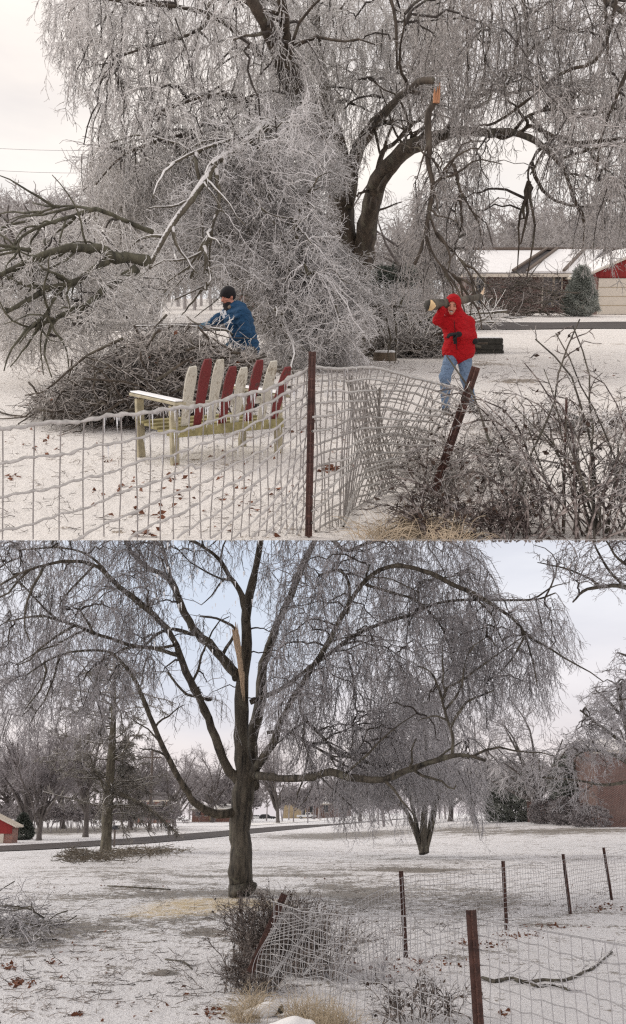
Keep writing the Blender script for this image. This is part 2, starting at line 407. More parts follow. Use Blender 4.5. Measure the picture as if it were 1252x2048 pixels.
def spawn(Pn, n, t0, t1, L, spread, grav, K, rng, sd=None, tdep=0, wob=.25):
    """n children per parent polyline; L (lo, hi) length; spread in degrees; grav vertical pull"""
    Nn, k, _ = Pn.shape
    t = rng.uniform(t0, t1, (Nn, n)); f = t*(k-1); i = np.clip(f.astype(int), 0, k-2); fr = (f-i)[..., None]
    ar = np.arange(Nn)[:, None]
    a, b = Pn[ar, i], Pn[ar, i+1]
    base = (a*(1-fr)+b*fr).reshape(-1, 3); tan = nrm((b-a).reshape(-1, 3))
    rv = rng.normal(size=tan.shape); rv -= (rv*tan).sum(1, keepdims=True)*tan; rv = nrm(rv)
    sp = np.radians(spread)*rng.uniform(.6, 1.25, len(tan))[:, None]
    d = nrm(tan*np.cos(sp)+rv*np.sin(sp))
    ll = rng.uniform(L[0], L[1], len(tan))*(1-tdep*t.reshape(-1))
    out = [base]; step = (ll/(K-1))[:, None]
    for _ in range(K-1):
        d = nrm(d+np.array([0, 0, grav])+rng.normal(0, wob, d.shape))
        out.append(out[-1]+d*step)
    return np.stack(out, 1)
def taper(n, K, r0, r1, rng=None, var=.25):
    r = np.linspace(r0, r1, K)[None]*np.ones((n, 1))
    if rng is not None: r = r*rng.uniform(1-var, 1+var, (n, 1))
    return r
def inpoly(poly, x, y):
    c = np.zeros(len(x), bool); p = np.array(poly, float); q = np.roll(p, -1, 0)
    for (x1, y1), (x2, y2) in zip(p, q):
        m = ((y1 > y) != (y2 > y)); xi = (x2-x1)*(y-y1)/((y2-y1) if y2 != y1 else 1e-9)+x1
        c ^= m & (x < xi)
    return c
def psample(poly, n, rng):
    p = np.array(poly, float); lo, hi = p.min(0), p.max(0); X = []; Y = []; m = 0
    while m < n:
        x = rng.uniform(lo[0], hi[0], n*2); y = rng.uniform(lo[1], hi[1], n*2); k = inpoly(poly, x, y)
        X.append(x[k]); Y.append(y[k]); m += k.sum()
    return np.concatenate(X)[:n], np.concatenate(Y)[:n]
MAi = np.array(MF['A'].inverted())
def under(Pn):
    """lower-yard twigs stop short of the sheet of the upper yard"""
    q = Pn@MAi[:3, :3].T+MAi[:3, 3]
    return ((q[..., 2] < -.15) | (q[..., 1] < EDGE_A-.3)).all(-1)
def connect(pool, E, rng, K=7, lift=.2, up=2.0, chunk=400):
    """curves from the nearest pool point (branches above preferred) to each target"""
    S = np.empty_like(E)
    for c in range(0, len(E), chunk):
        e_ = E[c:c+chunk]; dlt = e_[:, None]-pool[None]
        cost = np.linalg.norm(dlt, axis=2)+up*np.maximum(0, dlt[..., 2])
        S[c:c+chunk] = pool[cost.argmin(1)]
    D = E-S; L = np.linalg.norm(D, axis=1, keepdims=True); z = np.array([0, 0, 1.])
    c1 = S+.3*D+z*lift*L; c2 = E-.25*D+z*lift*L*.9
    t = np.linspace(0, 1, K)[None, :, None]
    Pn = (1-t)**3*S[:, None]+3*(1-t)**2*t*c1[:, None]+3*(1-t)*t*t*c2[:, None]+t**3*E[:, None]
    w = rng.normal(0, 1, (len(E), K, 3)); w[:, 0] = 0
    Pn = Pn+w*np.minimum(L, 3)[:, None]*.028
    return Pn
class Crown:
    def __init__(s, fr, limbs, seed):
        s.fr = fr; s.rng = np.random.default_rng(seed); s.T = {}
        s.pool = np.concatenate([p[max(1, len(p)//6):] for p, r in limbs])
    def tube(s, key): return s.T.setdefault(key, Tubes())
    def put(s, key, Pn, r0, r1, sides=3):
        if s.fr == 'B': Pn = Pn[under(Pn)]
        if len(Pn): s.tube(key).add(Pn, taper(len(Pn), Pn.shape[1], r0, r1, s.rng), sides)
    def fill(s, poly, dr, n, key='crown', Ls=(.5, 1.3), grav=-.55, down=True, nside=9, side=(.12, .4), r=.009, n1=None, lift=.2, nfine=2, up=2.0, bkey=None, spread=50, wob=.25, rb=3.2):
        rng = s.rng; bkey = bkey or key; b1key = 'branches'
        n1 = n1 or max(6, n//14)
        x, y = psample(poly, n1, rng); d = rng.uniform(*dr, n1)
        E = P(s.fr, x, y, d)
        if s.fr == 'B': E = E[under(E[:, None])]
        b1 = connect(s.pool, E, rng, 9, lift, up); s.put(b1key, b1, r*rb*1.25, r*1.7, 5)
        s.pool2 = np.concatenate([s.pool, b1[:, 2:].reshape(-1, 3)])
        x, y = psample(poly, n, rng); d = rng.uniform(*dr, n)
        E = P(s.fr, x, y, d); b2 = connect(s.pool2, E, rng, 6, lift*.7, up*.6)
        s.put(bkey, b2, r*1.6, r*1.1, 3)
        last = b2[:, -1]
        dirn = nrm(b2[:, -1]-b2[:, -2]) if not down else nrm(nrm(b2[:, -1]-b2[:, -2])*.5+np.array([0, 0, -1.])+rng.normal(0, .25, last.shape))
        K = 6; L = rng.uniform(*Ls, len(last)); st = [last]; dd = dirn
        for _ in range(K-1):
            dd = nrm(dd+np.array([0, 0, grav*.35])+rng.normal(0, wob*.7, dd.shape)); st.append(st[-1]+dd*(L/(K-1))[:, None])
        st = np.stack(st, 1); nd_ = len(st)//5; s.put('branches', st[:nd_], r*1.5, r*.8, 4); s.put(key, st[nd_:], r*1.1, r*.7)
        sd = spawn(st, nside, .0, 1, side, spread, grav*.45, 4, rng, wob=wob); s.put(key, sd, r*.8, r*.55)
        sb = spawn(b2, max(2, nside//2), .2, 1, side, spread, grav*.5, 4, rng, wob=wob); s.put(key, sb, r*.8, r*.55)
        if nfine:
            fi = spawn(sd, nfine, .2, .95, (side[0]*.5, side[1]*.6), 45, grav*.3, 3, rng, wob=wob); s.put(key, fi, r*.65, r*.45)
def limbmesh(limbs, sides=9, extra=None):
    T = Tubes()
    for p, r in limbs: T.add(p, r, sides+sides % 2, cap=True)
    return T.build()
def fork(fr, limbs, rng, n, L, spread, grav, r, K=7, t0=.3, t1=1):
    """secondary dark branches off traced limbs"""
    out = []
    for p, rad in limbs:
        ch = spawn(p[None], n, t0, t1, L, spread, grav, K, rng, wob=.22)
        if fr == 'B': ch = ch[under(ch)]
        for c in ch: out.append((c, np.linspace(r[0], r[1], K)*rng.uniform(.7, 1.2)))
    return out
class Geo:
    """loose boxes, prisms and slabs collected into one mesh"""
    def __init__(s): s.V = []; s.F = []; s.m = []
    def add(s, V, Fc, m=0):
        o = len(s.V); s.V += [tuple(map(float, v)) for v in V]; s.F += [tuple(i+o for i in f) for f in Fc]; s.m += [m]*len(Fc); return s
    def hexa(s, b, t, m=0):
        return s.add(list(b)+list(t), [(3,2,1,0), (4,5,6,7), (0,1,5,4), (1,2,6,5), (2,3,7,6), (3,0,4,7)], m)
    def box(s, lo, hi, m=0):
        x0, y0, z0 = lo; x1, y1, z1 = hi
        return s.hexa([(x0,y0,z0),(x1,y0,z0),(x1,y1,z0),(x0,y1,z0)], [(x0,y0,z1),(x1,y0,z1),(x1,y1,z1),(x0,y1,z1)], m)
    def beam(s, p, q, wx, wy, ref=(0,0,1), m=0):
        p = np.array(p, float); q = np.array(q, float); t = nrm(q-p); ref = np.array(ref, float)
        a = np.cross(t, ref); a = nrm(a) if np.linalg.norm(a) > 1e-4 else np.array([1., 0, 0]); b = np.cross(a, t)
        c = [(-1,-1), (1,-1), (1,1), (-1,1)]
        return s.hexa([p+a*wx/2*i+b*wy/2*j for i, j in c], [q+a*wx/2*i+b*wy/2*j for i, j in c], m)
    def slab(s, pts, th, m=0):
        """flat polygon given by its top corners, thickened downwards"""
        n = len(pts); P0 = [tuple(p) for p in pts]; P1 = [(p[0], p[1], p[2]-th) for p in P0]
        return s.add(P0+P1, [tuple(range(n)), tuple(range(2*n-1, n-1, -1))]+[(i, i+n, (i+1) % n+n, (i+1) % n) for i in range(n)], m)
    def xf(s, Mx):
        g = Geo(); g.F = s.F; g.m = s.m; g.V = [tuple(Mx @ Vector(v)) for v in s.V]; return g
    @property
    def vf(s): return s.V, s.F
def TR(base, rz): return Matrix.Translation([float(v) for v in base]) @ Matrix.Rotation(rz, 4, 'Z')
# smooth bodies: signed distance field turned into one continuous skin
def sdf_mesh(prims, h=.012, k=.03, pad=.04):
    lo = np.full(3, 1e9); hi = -lo
    for q in prims:
        if q[0] == 'c':
            for a, r in ((q[1], q[3]), (q[2], q[4])): lo = np.minimum(lo, np.array(a)-r); hi = np.maximum(hi, np.array(a)+r)
        elif q[0] == 'e':
            r = max(q[2]); lo = np.minimum(lo, np.array(q[1])-r); hi = np.maximum(hi, np.array(q[1])+r)
    lo -= pad; hi += pad
    ax = [np.arange(lo[i], hi[i]+h, h) for i in range(3)]
    X = np.stack(np.meshgrid(*ax, indexing='ij'), -1).astype(np.float32); D = np.full(X.shape[:3], 10., np.float32)
    for q in prims:
        if q[0] == 'c':
            a = np.array(q[1], np.float32); b = np.array(q[2], np.float32); ba = b-a
            t = np.clip(((X-a)@ba)/max(float(ba@ba), 1e-9), 0, 1); d = np.linalg.norm(X-a-t[..., None]*ba, axis=-1)-(q[3]+(q[4]-q[3])*t)
        else:
            Rm = np.eye(3, dtype=np.float32) if len(q) < 4 or q[3] is None else np.array(q[3], np.float32)
            r = np.array(q[2], np.float32); Y = (X-np.array(q[1], np.float32))@Rm
            k0 = np.linalg.norm(Y/r, axis=-1); k1 = np.linalg.norm(Y/(r*r), axis=-1); d = k0*(k0-1)/np.maximum(k1, 1e-6)
        neg = len(q) > 5 if q[0] == 'c' else (len(q) > 4)
        if neg: D = np.maximum(D, -d)
        else:
            hh = np.clip(.5+.5*(D-d)/k, 0, 1); D = D*(1-hh)+d*hh-k*hh*(1-hh)
    S = D < 0; nx, ny, nz_ = D.shape
    vid = -np.ones((nx-1, ny-1, nz_-1), np.int64)
    cs = sum(S[i:nx-1+i, j:ny-1+j, l:nz_-1+l].astype(int) for i in (0,1) for j in (0,1) for l in (0,1))
    act = (cs > 0) & (cs < 8); I = np.argwhere(act); vid[act] = np.arange(len(I))
    acc = np.zeros((len(I), 3)); cnt = np.zeros(len(I))
    cor = [(i,j,l) for i in (0,1) for j in (0,1) for l in (0,1)]
    for a in cor:
        for ax_ in range(3):
            if a[ax_]: continue
            b = list(a); b[ax_] = 1
            da = D[I[:,0]+a[0], I[:,1]+a[1], I[:,2]+a[2]]; db = D[I[:,0]+b[0], I[:,1]+b[1], I[:,2]+b[2]]
            m = (da < 0) != (db < 0); t = np.where(m, da/np.where(m, da-db, 1), 0)
            p = np.array(a)[None]+t[:, None]*(np.array(b)-np.array(a))[None]
            acc += p*m[:, None]; cnt += m
    V = lo+(I+acc/np.maximum(cnt, 1)[:, None])*h
    Fs = []
    for ax_ in range(3):
        o1, o2 = [(1,2), (2,0), (0,1)][ax_]
        s0 = [slice(1, -1)]*3; s0[ax_] = slice(0, -1)
        s1 = list(s0); s1[ax_] = slice(1, None)
        A_ = S[tuple(s0)]; B_ = S[tuple(s1)]; E = np.argwhere(A_ != B_)
        if not len(E): continue
        off = np.array([1, 1, 1]); off[ax_] = 0; E = E+off
        fl = S[E[:,0], E[:,1], E[:,2]]
        e1 = np.zeros(3, int); e1[o1] = 1; e2 = np.zeros(3, int); e2[o2] = 1
        q = [vid[tuple((E-a).T)] for a in (e1+e2, e2, np.zeros(3, int), e1)]
        q = np.stack(q, 1); q[~fl] = q[~fl][:, ::-1]; Fs.append(q)
    Fq = np.concatenate(Fs); Fq = Fq[(Fq >= 0).all(1)]
    return V, Fq

# =================================================================== SETTING
def ground(fr, name, d0, d1, nd, nx, mt, patches, saw=(), zoff=0, marg=2.0):
    ds = d0*(d1/d0)**np.linspace(0, 1, nd); us = np.linspace(-1, 1, nx)
    wd = .335*ds+marg
    X = us[None]*wd[:, None]; Y = np.repeat(ds[:, None], nx, 1); Z = zG(fr, X, Y)+zoff
    if fr == 'A': Z[Y < 9] = 0
    V = np.stack([X, Y, Z], -1).reshape(-1, 3)
    i = np.arange(nd*nx).reshape(nd, nx)
    Fq = np.stack([i[:-1, :-1], i[:-1, 1:], i[1:, 1:], i[1:, :-1]], -1).reshape(-1, 4)
    me = mkmesh(name, V, Fq, mt, True)
    h = HA if fr == 'A' else HB; hz = 605 if fr == 'A' else 1622
    # where the grass shows through, given as spots on the ground
    p = PITCH_A if fr == 'A' else PITCH_B
    def attr(nm, spots):
        acc = np.zeros(len(V))
        for (px, py, rx, ry, s) in spots:
            g0 = G(fr, px, py); gx = abs(G(fr, px+rx, py)[0]-g0[0]); gy = abs(G(fr, px, py-ry)[1]-G(fr, px, py+ry)[1])/2
            acc += s*np.exp(-((V[:, 0]-g0[0])/gx)**2-((V[:, 1]-g0[1])/gy)**2)
        a = me.attributes.new(nm, 'FLOAT', 'POINT'); a.data.foreach_set('value', acc.astype(np.float32))
    attr('bare', patches)
    if saw: attr('sawdust', saw)
    o = bpy.data.objects.new(name, me); COL.objects.link(o); o.matrix_world = MF[fr]; o['kind'] = 'structure'
    return o
ground('A', 'upper_yard_ground', EDGE_A, 190, 260, 220, M['snowA'],
       [(1040,762,50,4,1.6), (740,770,120,4,.4), (620,760,60,14,.5), (1000,870,150,25,.6), (250,830,260,12,.6), (440,925,90,10,.8), (1040,730,120,5,.5), (640,705,60,8,.7), (930,1020,120,50,.8), (860,720,90,10,.5), (300,985,200,20,.15)])
ground('B', 'lower_yard_ground', 5.5, 420, 300, 220, M['snowB'],
       [(835,1741,75,3.5,3.0), (120,1661,170,7,2.2), (410,1865,40,7,2.0), (450,1880,60,7,.9), (333,1946,26,6,2.6), (560,1752,90,2.5,1.3), (400,1752,70,2.5,.9), (640,1753,60,2,1.2), (295,1760,30,4,1.2), (30,1850,60,8,1.6), (100,1870,140,30,.75), (330,1790,280,16,1.1), (250,1840,260,24,.7),
        (700,1668,180,5,1.5), (650,1675,160,5,1.1), (850,1720,300,14,.55), (500,1740,400,12,.5), (200,1745,200,12,.4), (1130,1662,160,6,1.6), (930,1660,110,8,1.1), (800,1690,80,5,.6), (560,1700,200,10,.25), (900,1800,280,34,.75), (720,1780,140,24,.9), (1000,1900,90,5,.9), (880,1915,60,5,.9), (1110,1850,80,5,.8), (480,1785,60,6,.8), (390,1765,160,8,.5), (250,1710,120,8,.9), (60,1890,70,30,.5)],
       saw=[(470,1805,110,10,1.2), (400,1803,80,9,1.1), (350,1812,90,12,1.0), (290,1830,70,9,.6), (420,1822,80,8,.8), (540,1812,50,9,.8), (330,1830,80,10,.3)])
def strip(fr, name, pts, w, mt, zoff=.02, n=60):
    """a band lying on the ground through photo ground points, w metres wide"""
    c = cat(np.array([G(fr, *p) if len(p) == 2 else p for p in pts]), n)
    t = nrm(np.gradient(c, axis=0)); s = np.stack([-t[:, 1], t[:, 0], 0*t[:, 0]], -1)
    V = []
    for k in (-.5, -.17, .17, .5):
        q = c+s*w*k; q[:, 2] = zG(fr, q[:, 0], q[:, 1])+zoff; V.append(q)
    V = np.stack(V, 1).reshape(-1, 3); i = np.arange(n*4).reshape(n, 4)
    Fq = np.stack([i[:-1, :-1], i[1:, :-1], i[1:, 1:], i[:-1, 1:]], -1).reshape(-1, 4)[:, ::-1]
    me = mkmesh(name, V, Fq, mt, True); o = bpy.data.objects.new(name, me); COL.objects.link(o); o.matrix_world = MF[fr]; o['kind'] = 'structure'; return o
strip('A', 'upper_road', [(-150,655), (300,655), (800,652), (1300,651), (1500,650)], 6.5, M['asphalt'], .03)
strip('B', 'lower_road', [(-120,1705), (0,1697), (150,1690), (300,1680), (480,1664), (650,1650), (820,1637)], 6.0, M['asphalt'], .04)
strip('B', 'snowy_driveway', [(480,1651), (640,1641), (760,1636)], 5.0, M['roofsnow'], .05)

# =================================================================== PLANTS
def mk_tree(name, label, cat_, fr, base, limbs, crown, bark_, mats, group=None, extra=()):
    t = thing(name, label, cat_, fr, base, group)
    part(t, 'trunk', limbmesh(limbs), bark_, True)
    for key, T in crown.T.items():
        part(t, 'crown' if key == 'crown' else key, T.build(), mats[key])
    return t
def A_(x): return x
# ---- A: the great weeping tree
rng = np.random.default_rng(11)
gb = G('A', 715, 692)
L_ = []
def la(rows, **k): L_.append(limb('A', rows, rng, **k))
la([(728,698,33,58), (727,660,33,54), (722,600,33,52), (722,540,33,46), (730,480,33,38), (740,420,32.6,36), (752,365,32,34), (790,320,31,34), (835,290,30,30), (870,278,29,24), (920,262,28,18), (980,268,27,15), (1030,268,26,13), (1080,290,25,12), (1120,330,24,9), (1150,400,23.5,7)])
la([(706,698,33.4,62), (700,640,33.4,58), (690,560,33.4,56), (684,480,33.4,58), (682,410,33.4,54), (676,340,33.2,46), (655,290,32.4,40), (620,240,30,36), (590,190,27.5,34), (560,110,25.5,30), (535,50,24.5,25), (500,-20,24,20), (480,-90,24,14)])
la([(604,215,28.5,22), (590,150,26.5,22), (572,80,25.4,20), (560,10,24.6,18), (552,-70,24,14)])
la([(690,420,33,34), (705,330,33.5,28), (735,270,34,24), (770,225,32,18), (800,190,27,12), (826,172,23.5,11), (850,165,22,13), (873,166,21.8,13)])
la([(690,360,33,30), (660,230,34,26), (640,120,34,22), (630,0,34,18), (625,-90,34,12)])
la([(870,280,28.8,9), (905,240,28,7), (930,215,28,6), (965,190,28,6), (1010,150,28,5), (1050,120,28,4)])
la([(985,268,27,10), (1010,272,26.8,9), (1040,262,26,8), (1058,252,25.6,8), (1090,265,25,7), (1130,285,24.5,5), (1180,300,24,4)])
la([(1020,270,26.5,7), (1045,240,26,6), (1080,222,25.5,6), (1120,220,25,4), (1160,235,25,3)])
la([(1085,295,25,7), (1065,320,25,5), (1055,350,25,4), (1065,380,25,3)])
la([(760,380,31.5,14), (790,330,31,10), (815,290,30.6,9), (845,255,30.2,7)])
la([(742,420,32,14), (765,310,32.4,10), (790,290,32.4,8), (825,240,32.4,6)])
la([(650,280,33,20), (560,240,30,12), (500,205,28,9), (430,190,26,7), (340,215,25,5), (300,240,24.5,4)])
la([(640,260,33,16), (540,130,31,12), (470,60,29,10), (380,20,27.5,8), (260,5,26,7), (180,-10,26,5)])
la([(500,205,28,7), (430,262,26,6), (360,270,25,6), (290,290,24,5), (235,320,24,4), (190,370,24,3)])
la([(560,10,33,12), (480,-10,30,9), (420,5,27,8), (400,60,26,6), (240,110,25.6,4)])
for (a, b, c_) in ((1020,-60,27), (1180,-60,25), (900,-60,29), (760,-60,31), (1290,60,24)):
    la([(690,-60,33,16), ((690+a)/2, -110, (33+c_)/2, 12), (a, b, c_, 9), (a+30, b+90, c_-.5, 6), (a+35, b+200, c_-.7, 4)])
la([(1240,-40,24,8), (1200,110,24,7), (1120,150,24,6), (1000,240,25,5), (960,250,25,4)])
la([(1270,100,23,8), (1240,180,23,7), (1210,250,23,6), (1190,360,23,4)])
L_ += fork('A', L_[:11], rng, 5, (1.0, 3.0), 45, -.10, (.05, .015))
cr = Crown('A', L_, 21)
# upper left curtain
cr.fill([(88,0), (100,60), (140,135), (215,235), (250,195), (420,215), (560,260), (640,180), (600,-40), (90,-40)], (24, 34), 640, Ls=(.5,1.5), nside=9, key='crown', r=.0095, spread=46)
cr.fill([(270,200), (400,190), (560,230), (600,330), (520,400), (330,400), (200,380), (160,300), (175,262), (240,225)], (23, 29), 400, Ls=(.5,1.3), nside=8, r=.009, spread=55)
# middle and right curtains
cr.fill([(560,-40), (900,-40), (900,150), (820,200), (700,300), (600,260), (540,150)], (30.5, 36), 620, Ls=(.5,1.3), nside=9, r=.010, key='crown')
cr.fill([(840,-40), (1290,-40), (1290,200), (1180,230), (1000,190), (930,240), (860,260), (820,150)], (22, 31), 620, Ls=(.6,1.7), nside=8, key='dark_twigs', r=.0085, spread=42)
cr.fill([(860,290), (960,270), (1000,290), (970,330), (985,400), (930,440), (900,400), (850,330)], (24, 29), 75, Ls=(.6,1.5), nside=9, key='dark_twigs', r=.008)
cr.fill([(1060,230), (1290,180), (1290,470), (1180,480), (1140,400), (1090,330)], (21, 27), 150, Ls=(.7,1.6), nside=8, key='dark_twigs', r=.008)
cr.fill([(1160,250), (1290,200), (1290,440), (1190,440), (1160,400)], (22, 27), 60, Ls=(.6,1.2), nside=8, key='dark_twigs', r=.009)
tree = thing('weeping_tree', 'huge ice-coated weeping tree with twin trunks filling the upper sky', 'tree', 'A', gb)
part(tree, 'trunk', limbmesh(L_), M['barkA'], True)
part(tree, 'crown', cr.T['crown'].build(), M['twA'], label='pale iced hanging twigs')
part(tree, 'branches', cr.T['branches'].build(), M['branch'])
part(tree, 'crown', cr.T['dark_twigs'].build(), M['twAd'], label='darker brown iced twigs hanging on the right')
# torn stub where the top limb broke off
sp = Tubes()
for i in range(7):
    a = P('A', 872+rng.normal(0,3), 206, 21.9); b = P('A', 875+rng.normal(0,4), 172+rng.normal(0,6), 21.9)
    sp.add(cat([a, (a+b)/2+rng.normal(0,.02,3), b], 5), np.linspace(.035,.008,5), 4)
part(tree, 'torn_wood', sp.build(), M['orangewood'], label='orange splintered wood of the broken limb')
# ---- the limb that snapped and hangs beside the fork
rb = np.random.default_rng(31); LB = []
for rows in ([(873,185,22,10), (870,205,22,15), (858,240,22,17), (855,285,22,17), (860,325,21.9,14), (866,372,21.8,13), (858,430,21.6,12), (845,480,21.4,10), (830,530,21.2,8)],
             [(866,372,21.8,10), (878,352,21.8,8), (880,330,21.7,5)], [(858,430,21.6,7), (870,470,21.5,5), (905,500,21.4,4), (935,540,21.2,3)], [(850,460,21.5,7), (875,520,21.4,5), (915,560,21.3,3)], [(908,330,22.5,10), (915,370,22.4,8), (935,410,22.3,6), (960,450,22.2,4)]):
    rows = [(x_+(rb.normal(0, 2) if i_ else 0), y_, d_, w_*.72) for i_, (x_, y_, d_, w_) in enumerate(rows)]; LB.append(limb('A', rows, rb, gn=.8))
LB += fork('A', LB, rb, 5, (.6, 1.6), 40, -.2, (.03, .01))
cb = Crown('A', LB, 33)
cb.fill([(830,360), (900,330), (960,400), (965,500), (940,560), (850,570), (800,540), (820,440)], (21.5, 24.5), 110, Ls=(.5,1.3), nside=8, r=.008, up=1)
hb = thing('broken_limb', 'long snapped limb hanging down in front of the right trunk fork', 'broken branch', 'A', P('A', 855, 285, 22))
part(hb, 'limb', limbmesh(LB, 8), M['barkA'], True); part(hb, 'twigs', cb.T['crown'].build(), M['twAd']); part(hb, 'branches', cb.T['branches'].build(), M['branch'])
# ---- collapsed pale crown in front of the trunk
rc = np.random.default_rng(41); LC = []
for rows in ([(545,235,24.5,8), (520,258,24,15), (490,285,23.6,19), (455,310,23.2,18), (430,330,22.9,17), (405,365,22.6,15), (380,400,22.4,14), (350,440,22.2,12), (320,490,22,10), (295,540,21.8,6)],
             [(520,265,24,8), (460,280,23.6,7), (400,300,23,6), (335,330,22.6,5)], [(430,335,22.9,10), (440,400,22.7,8), (420,460,22.5,6), (395,520,22.3,4)],
             [(620,330,29,14), (600,420,25,12), (580,500,24,10), (570,580,23.6,7), (560,650,23.4,4)], [(612,405,23.6,12), (598,430,23.4,15), (590,470,23.4,9), (640,560,25,6), (660,640,24.7,4)],
             [(550,230,28,26), (560,280,28,24), (540,325,27.6,18)], [(600,470,26,9), (660,500,26,8), (720,560,25.6,6), (780,590,25.4,4)], [(480,360,25,10), (440,440,24.6,9), (380,560,23.6,5)],
             [(620,520,25.4,6), (700,590,25.2,6), (780,610,25,5), (880,625,25,4)], [(580,430,26,9), (500,520,25,7), (430,560,24,5), (350,600,23,4)]):
    LC.append(limb('A', rows, rc))
LC += fork('A', LC, rc, 6, (.7, 2.0), 50, -.06, (.04, .012))
cc = Crown('A', LC, 43)
cc.fill([(400,320), (480,260), (560,215), (620,220), (670,300), (660,400), (640,480), (680,560), (740,600), (700,690), (560,700), (530,620), (420,560), (300,560), (310,470), (350,400)], (22.6, 27.5), 1250, Ls=(.3,.9), grav=-.12, down=False, nside=10, side=(.12,.42), r=.0092, up=.4, spread=60, wob=.32)
cc.fill([(540,500), (680,480), (740,580), (700,650), (720,712), (560,715), (530,620)], (23.6, 25.5), 450, Ls=(.3,.8), grav=-.25, down=False, nside=10, r=.0085, up=.4, spread=60)
cc.fill([(700,560), (880,585), (890,625), (760,640), (690,620)], (24.5, 26), 110, Ls=(.3,.7), grav=-.1, down=False, nside=8, r=.008, up=.4, spread=55)
cc.fill([(180,300), (330,290), (400,420), (330,560), (250,560), (210,470), (170,380)], (25, 32), 420, key='back', Ls=(.5,1.2), nside=9, r=.010, up=1)
fc = thing('collapsed_limb', 'white iced mass of torn-down branches in front of the trunk', 'fallen branch', 'A', G('A', 600, 722))
part(fc, 'limb', limbmesh(LC, 8), M['barkIce'], True)
part(fc, 'branches', cc.T['branches'].build(), M['barkIce']); part(fc, 'twigs', cc.T['crown'].build(), M['twAw']); part(fc, 'twigs', cc.T['back'].build(), M['twA'], label='grey twigs at the left of the mass')
g = Geo(); a, b = P('A', 520, 336, 27.4), P('A', 548, 338, 27.4); g.beam(a, b, .10, .05, (0, 1, .2)); part(fc, 'torn_wood', g.vf, M['orangewood'], bevel=.015)
# ---- fallen limb lying to the left
rd = np.random.default_rng(51); LD = []
for rows in ([(300,520,22,20), (262,515,21.6,20), (225,512,21.2,22), (195,498,21,17), (150,496,20.6,15), (95,505,20.3,12), (40,530,20,10), (-20,560,19.8,7)],
             [(225,512,21.2,15), (200,535,21,14), (160,560,20.6,13), (110,575,20.2,11), (60,600,20,9), (10,625,19.8,6)],
             [(200,500,21,12), (140,492,20.8,10), (80,520,20.6,9), (50,560,20.4,7), (0,585,20,5)],
             [(270,540,21.6,16), (230,565,21.2,17), (185,600,20.6,14), (150,615,20.2,10), (100,640,20,7), (60,655,19.6,5)],
             [(300,465,23,9), (250,440,22.6,8), (200,418,22.2,8), (150,430,22,7), (100,448,21.8,6), (50,470,21.6,5), (20,500,21.5,4)],
             [(195,420,22.2,6), (130,412,22.4,4), (60,430,22.4,3)], [(130,560,20.4,9), (75,535,20.6,8), (20,540,20.4,6)], [(120,575,20.2,7), (90,630,19.8,6), (70,660,19.6,4)],
             [(60,440,24,4), (20,450,24,5), (-20,462,24,6)], [(60,505,20.4,8), (30,500,20.4,6), (-20,505,20.4,4)]):
    rows = [(x_, y_, d_-1.6, w_*1.08) for x_, y_, d_, w_ in rows]; LD.append(limb('A', rows, rd))
LD += fork('A', LD, rd, 6, (.5, 1.6), 45, -.02, (.03, .01))
cd = Crown('A', LD, 53)
cd.fill([(0,520), (80,500), (220,540), (300,560), (290,640), (150,690), (0,700), (-30,600)], (18.2, 21.4), 360, Ls=(.3,.8), grav=-.15, down=False, nside=8, r=.0075, up=.4, spread=55, wob=.3)
cd.fill([(20,440), (150,430), (300,480), (290,520), (150,500), (20,520)], (20, 22), 60, Ls=(.3,.8), grav=-.2, down=False, nside=6, r=.007, up=.4)
fl = thing('fallen_limb', 'mossy fallen limb with forked branches reaching left over the snow', 'fallen branch', 'A', G('A', 200, 700))
part(fl, 'limb', limbmesh(LD, 8), M['barkMoss'], True); part(fl, 'branches', cd.T['branches'].build(), M['branch']); part(fl, 'twigs', cd.T['crown'].build(), M['twA'])

# ---- generic bare trees (own mesh at the origin, copied about)
def proto_tree(seed, h, style):
    r = np.random.default_rng(seed); T0 = Tubes(); T = Tubes()
    trk = cat([(0,0,-.1), (.03*h*r.normal(0,.5),0,h*.14), (.05*h*r.normal(0,.7),.02*h*r.normal(),h*.32)], 8); rad = np.linspace(.022*h, .015*h, 8); rad[0] *= 1.3
    if style == 'multi':
        st = np.array([[(0,0,-.1), (.02*h*math.cos(a),.02*h*math.sin(a),h*.08), (.10*h*math.cos(a),.1*h*math.sin(a),h*.34), (.16*h*math.cos(a),.16*h*math.sin(a),h*.5)] for a in r.uniform(0, 6.3, 5)])
        st = np.stack([cat(q, 8) for q in st]); T0.add(st, taper(5, 8, .016*h, .009*h, r), 8); l1 = spawn(st, 5, .4, 1, (.22*h, .4*h), 28, .07, 8, r, wob=.16)
    else:
        T0.add(trk, rad, 10)
        sp_, gr = {'vase': (28, .10), 'round': (58, .05), 'weep': (48, -.02)}[style]
        l1 = spawn(trk[None], 14, .35, 1, (.38*h, .68*h), sp_, gr, 9, r, wob=.12)
    T0.add(l1, taper(len(l1), l1.shape[1], .011*h, .0035*h, r), 6)
    g1 = {'vase': .05, 'round': .0, 'weep': -.2, 'multi': -.12}[style]
    l2 = spawn(l1, 8, .2, 1, (.10*h, .22*h), 38, g1, 6, r, tdep=.3, wob=.2); T.add(l2, taper(len(l2), 6, .0035*h, .0016*h, r), 4)
    l3 = spawn(l2, 6, .15, 1, (.05*h, .12*h), 40, g1, 5, r, wob=.25); T.add(l3, taper(len(l3), 5, .0017*h, .0011*h, r))
    l4 = spawn(l3, 4, .15, 1, (.025*h, .06*h), 42, g1, 3, r, wob=.25); T.add(l4, taper(len(l4), 3, .0011*h, .0008*h, r))
    return T0.build(), T.build()
FAR = {}
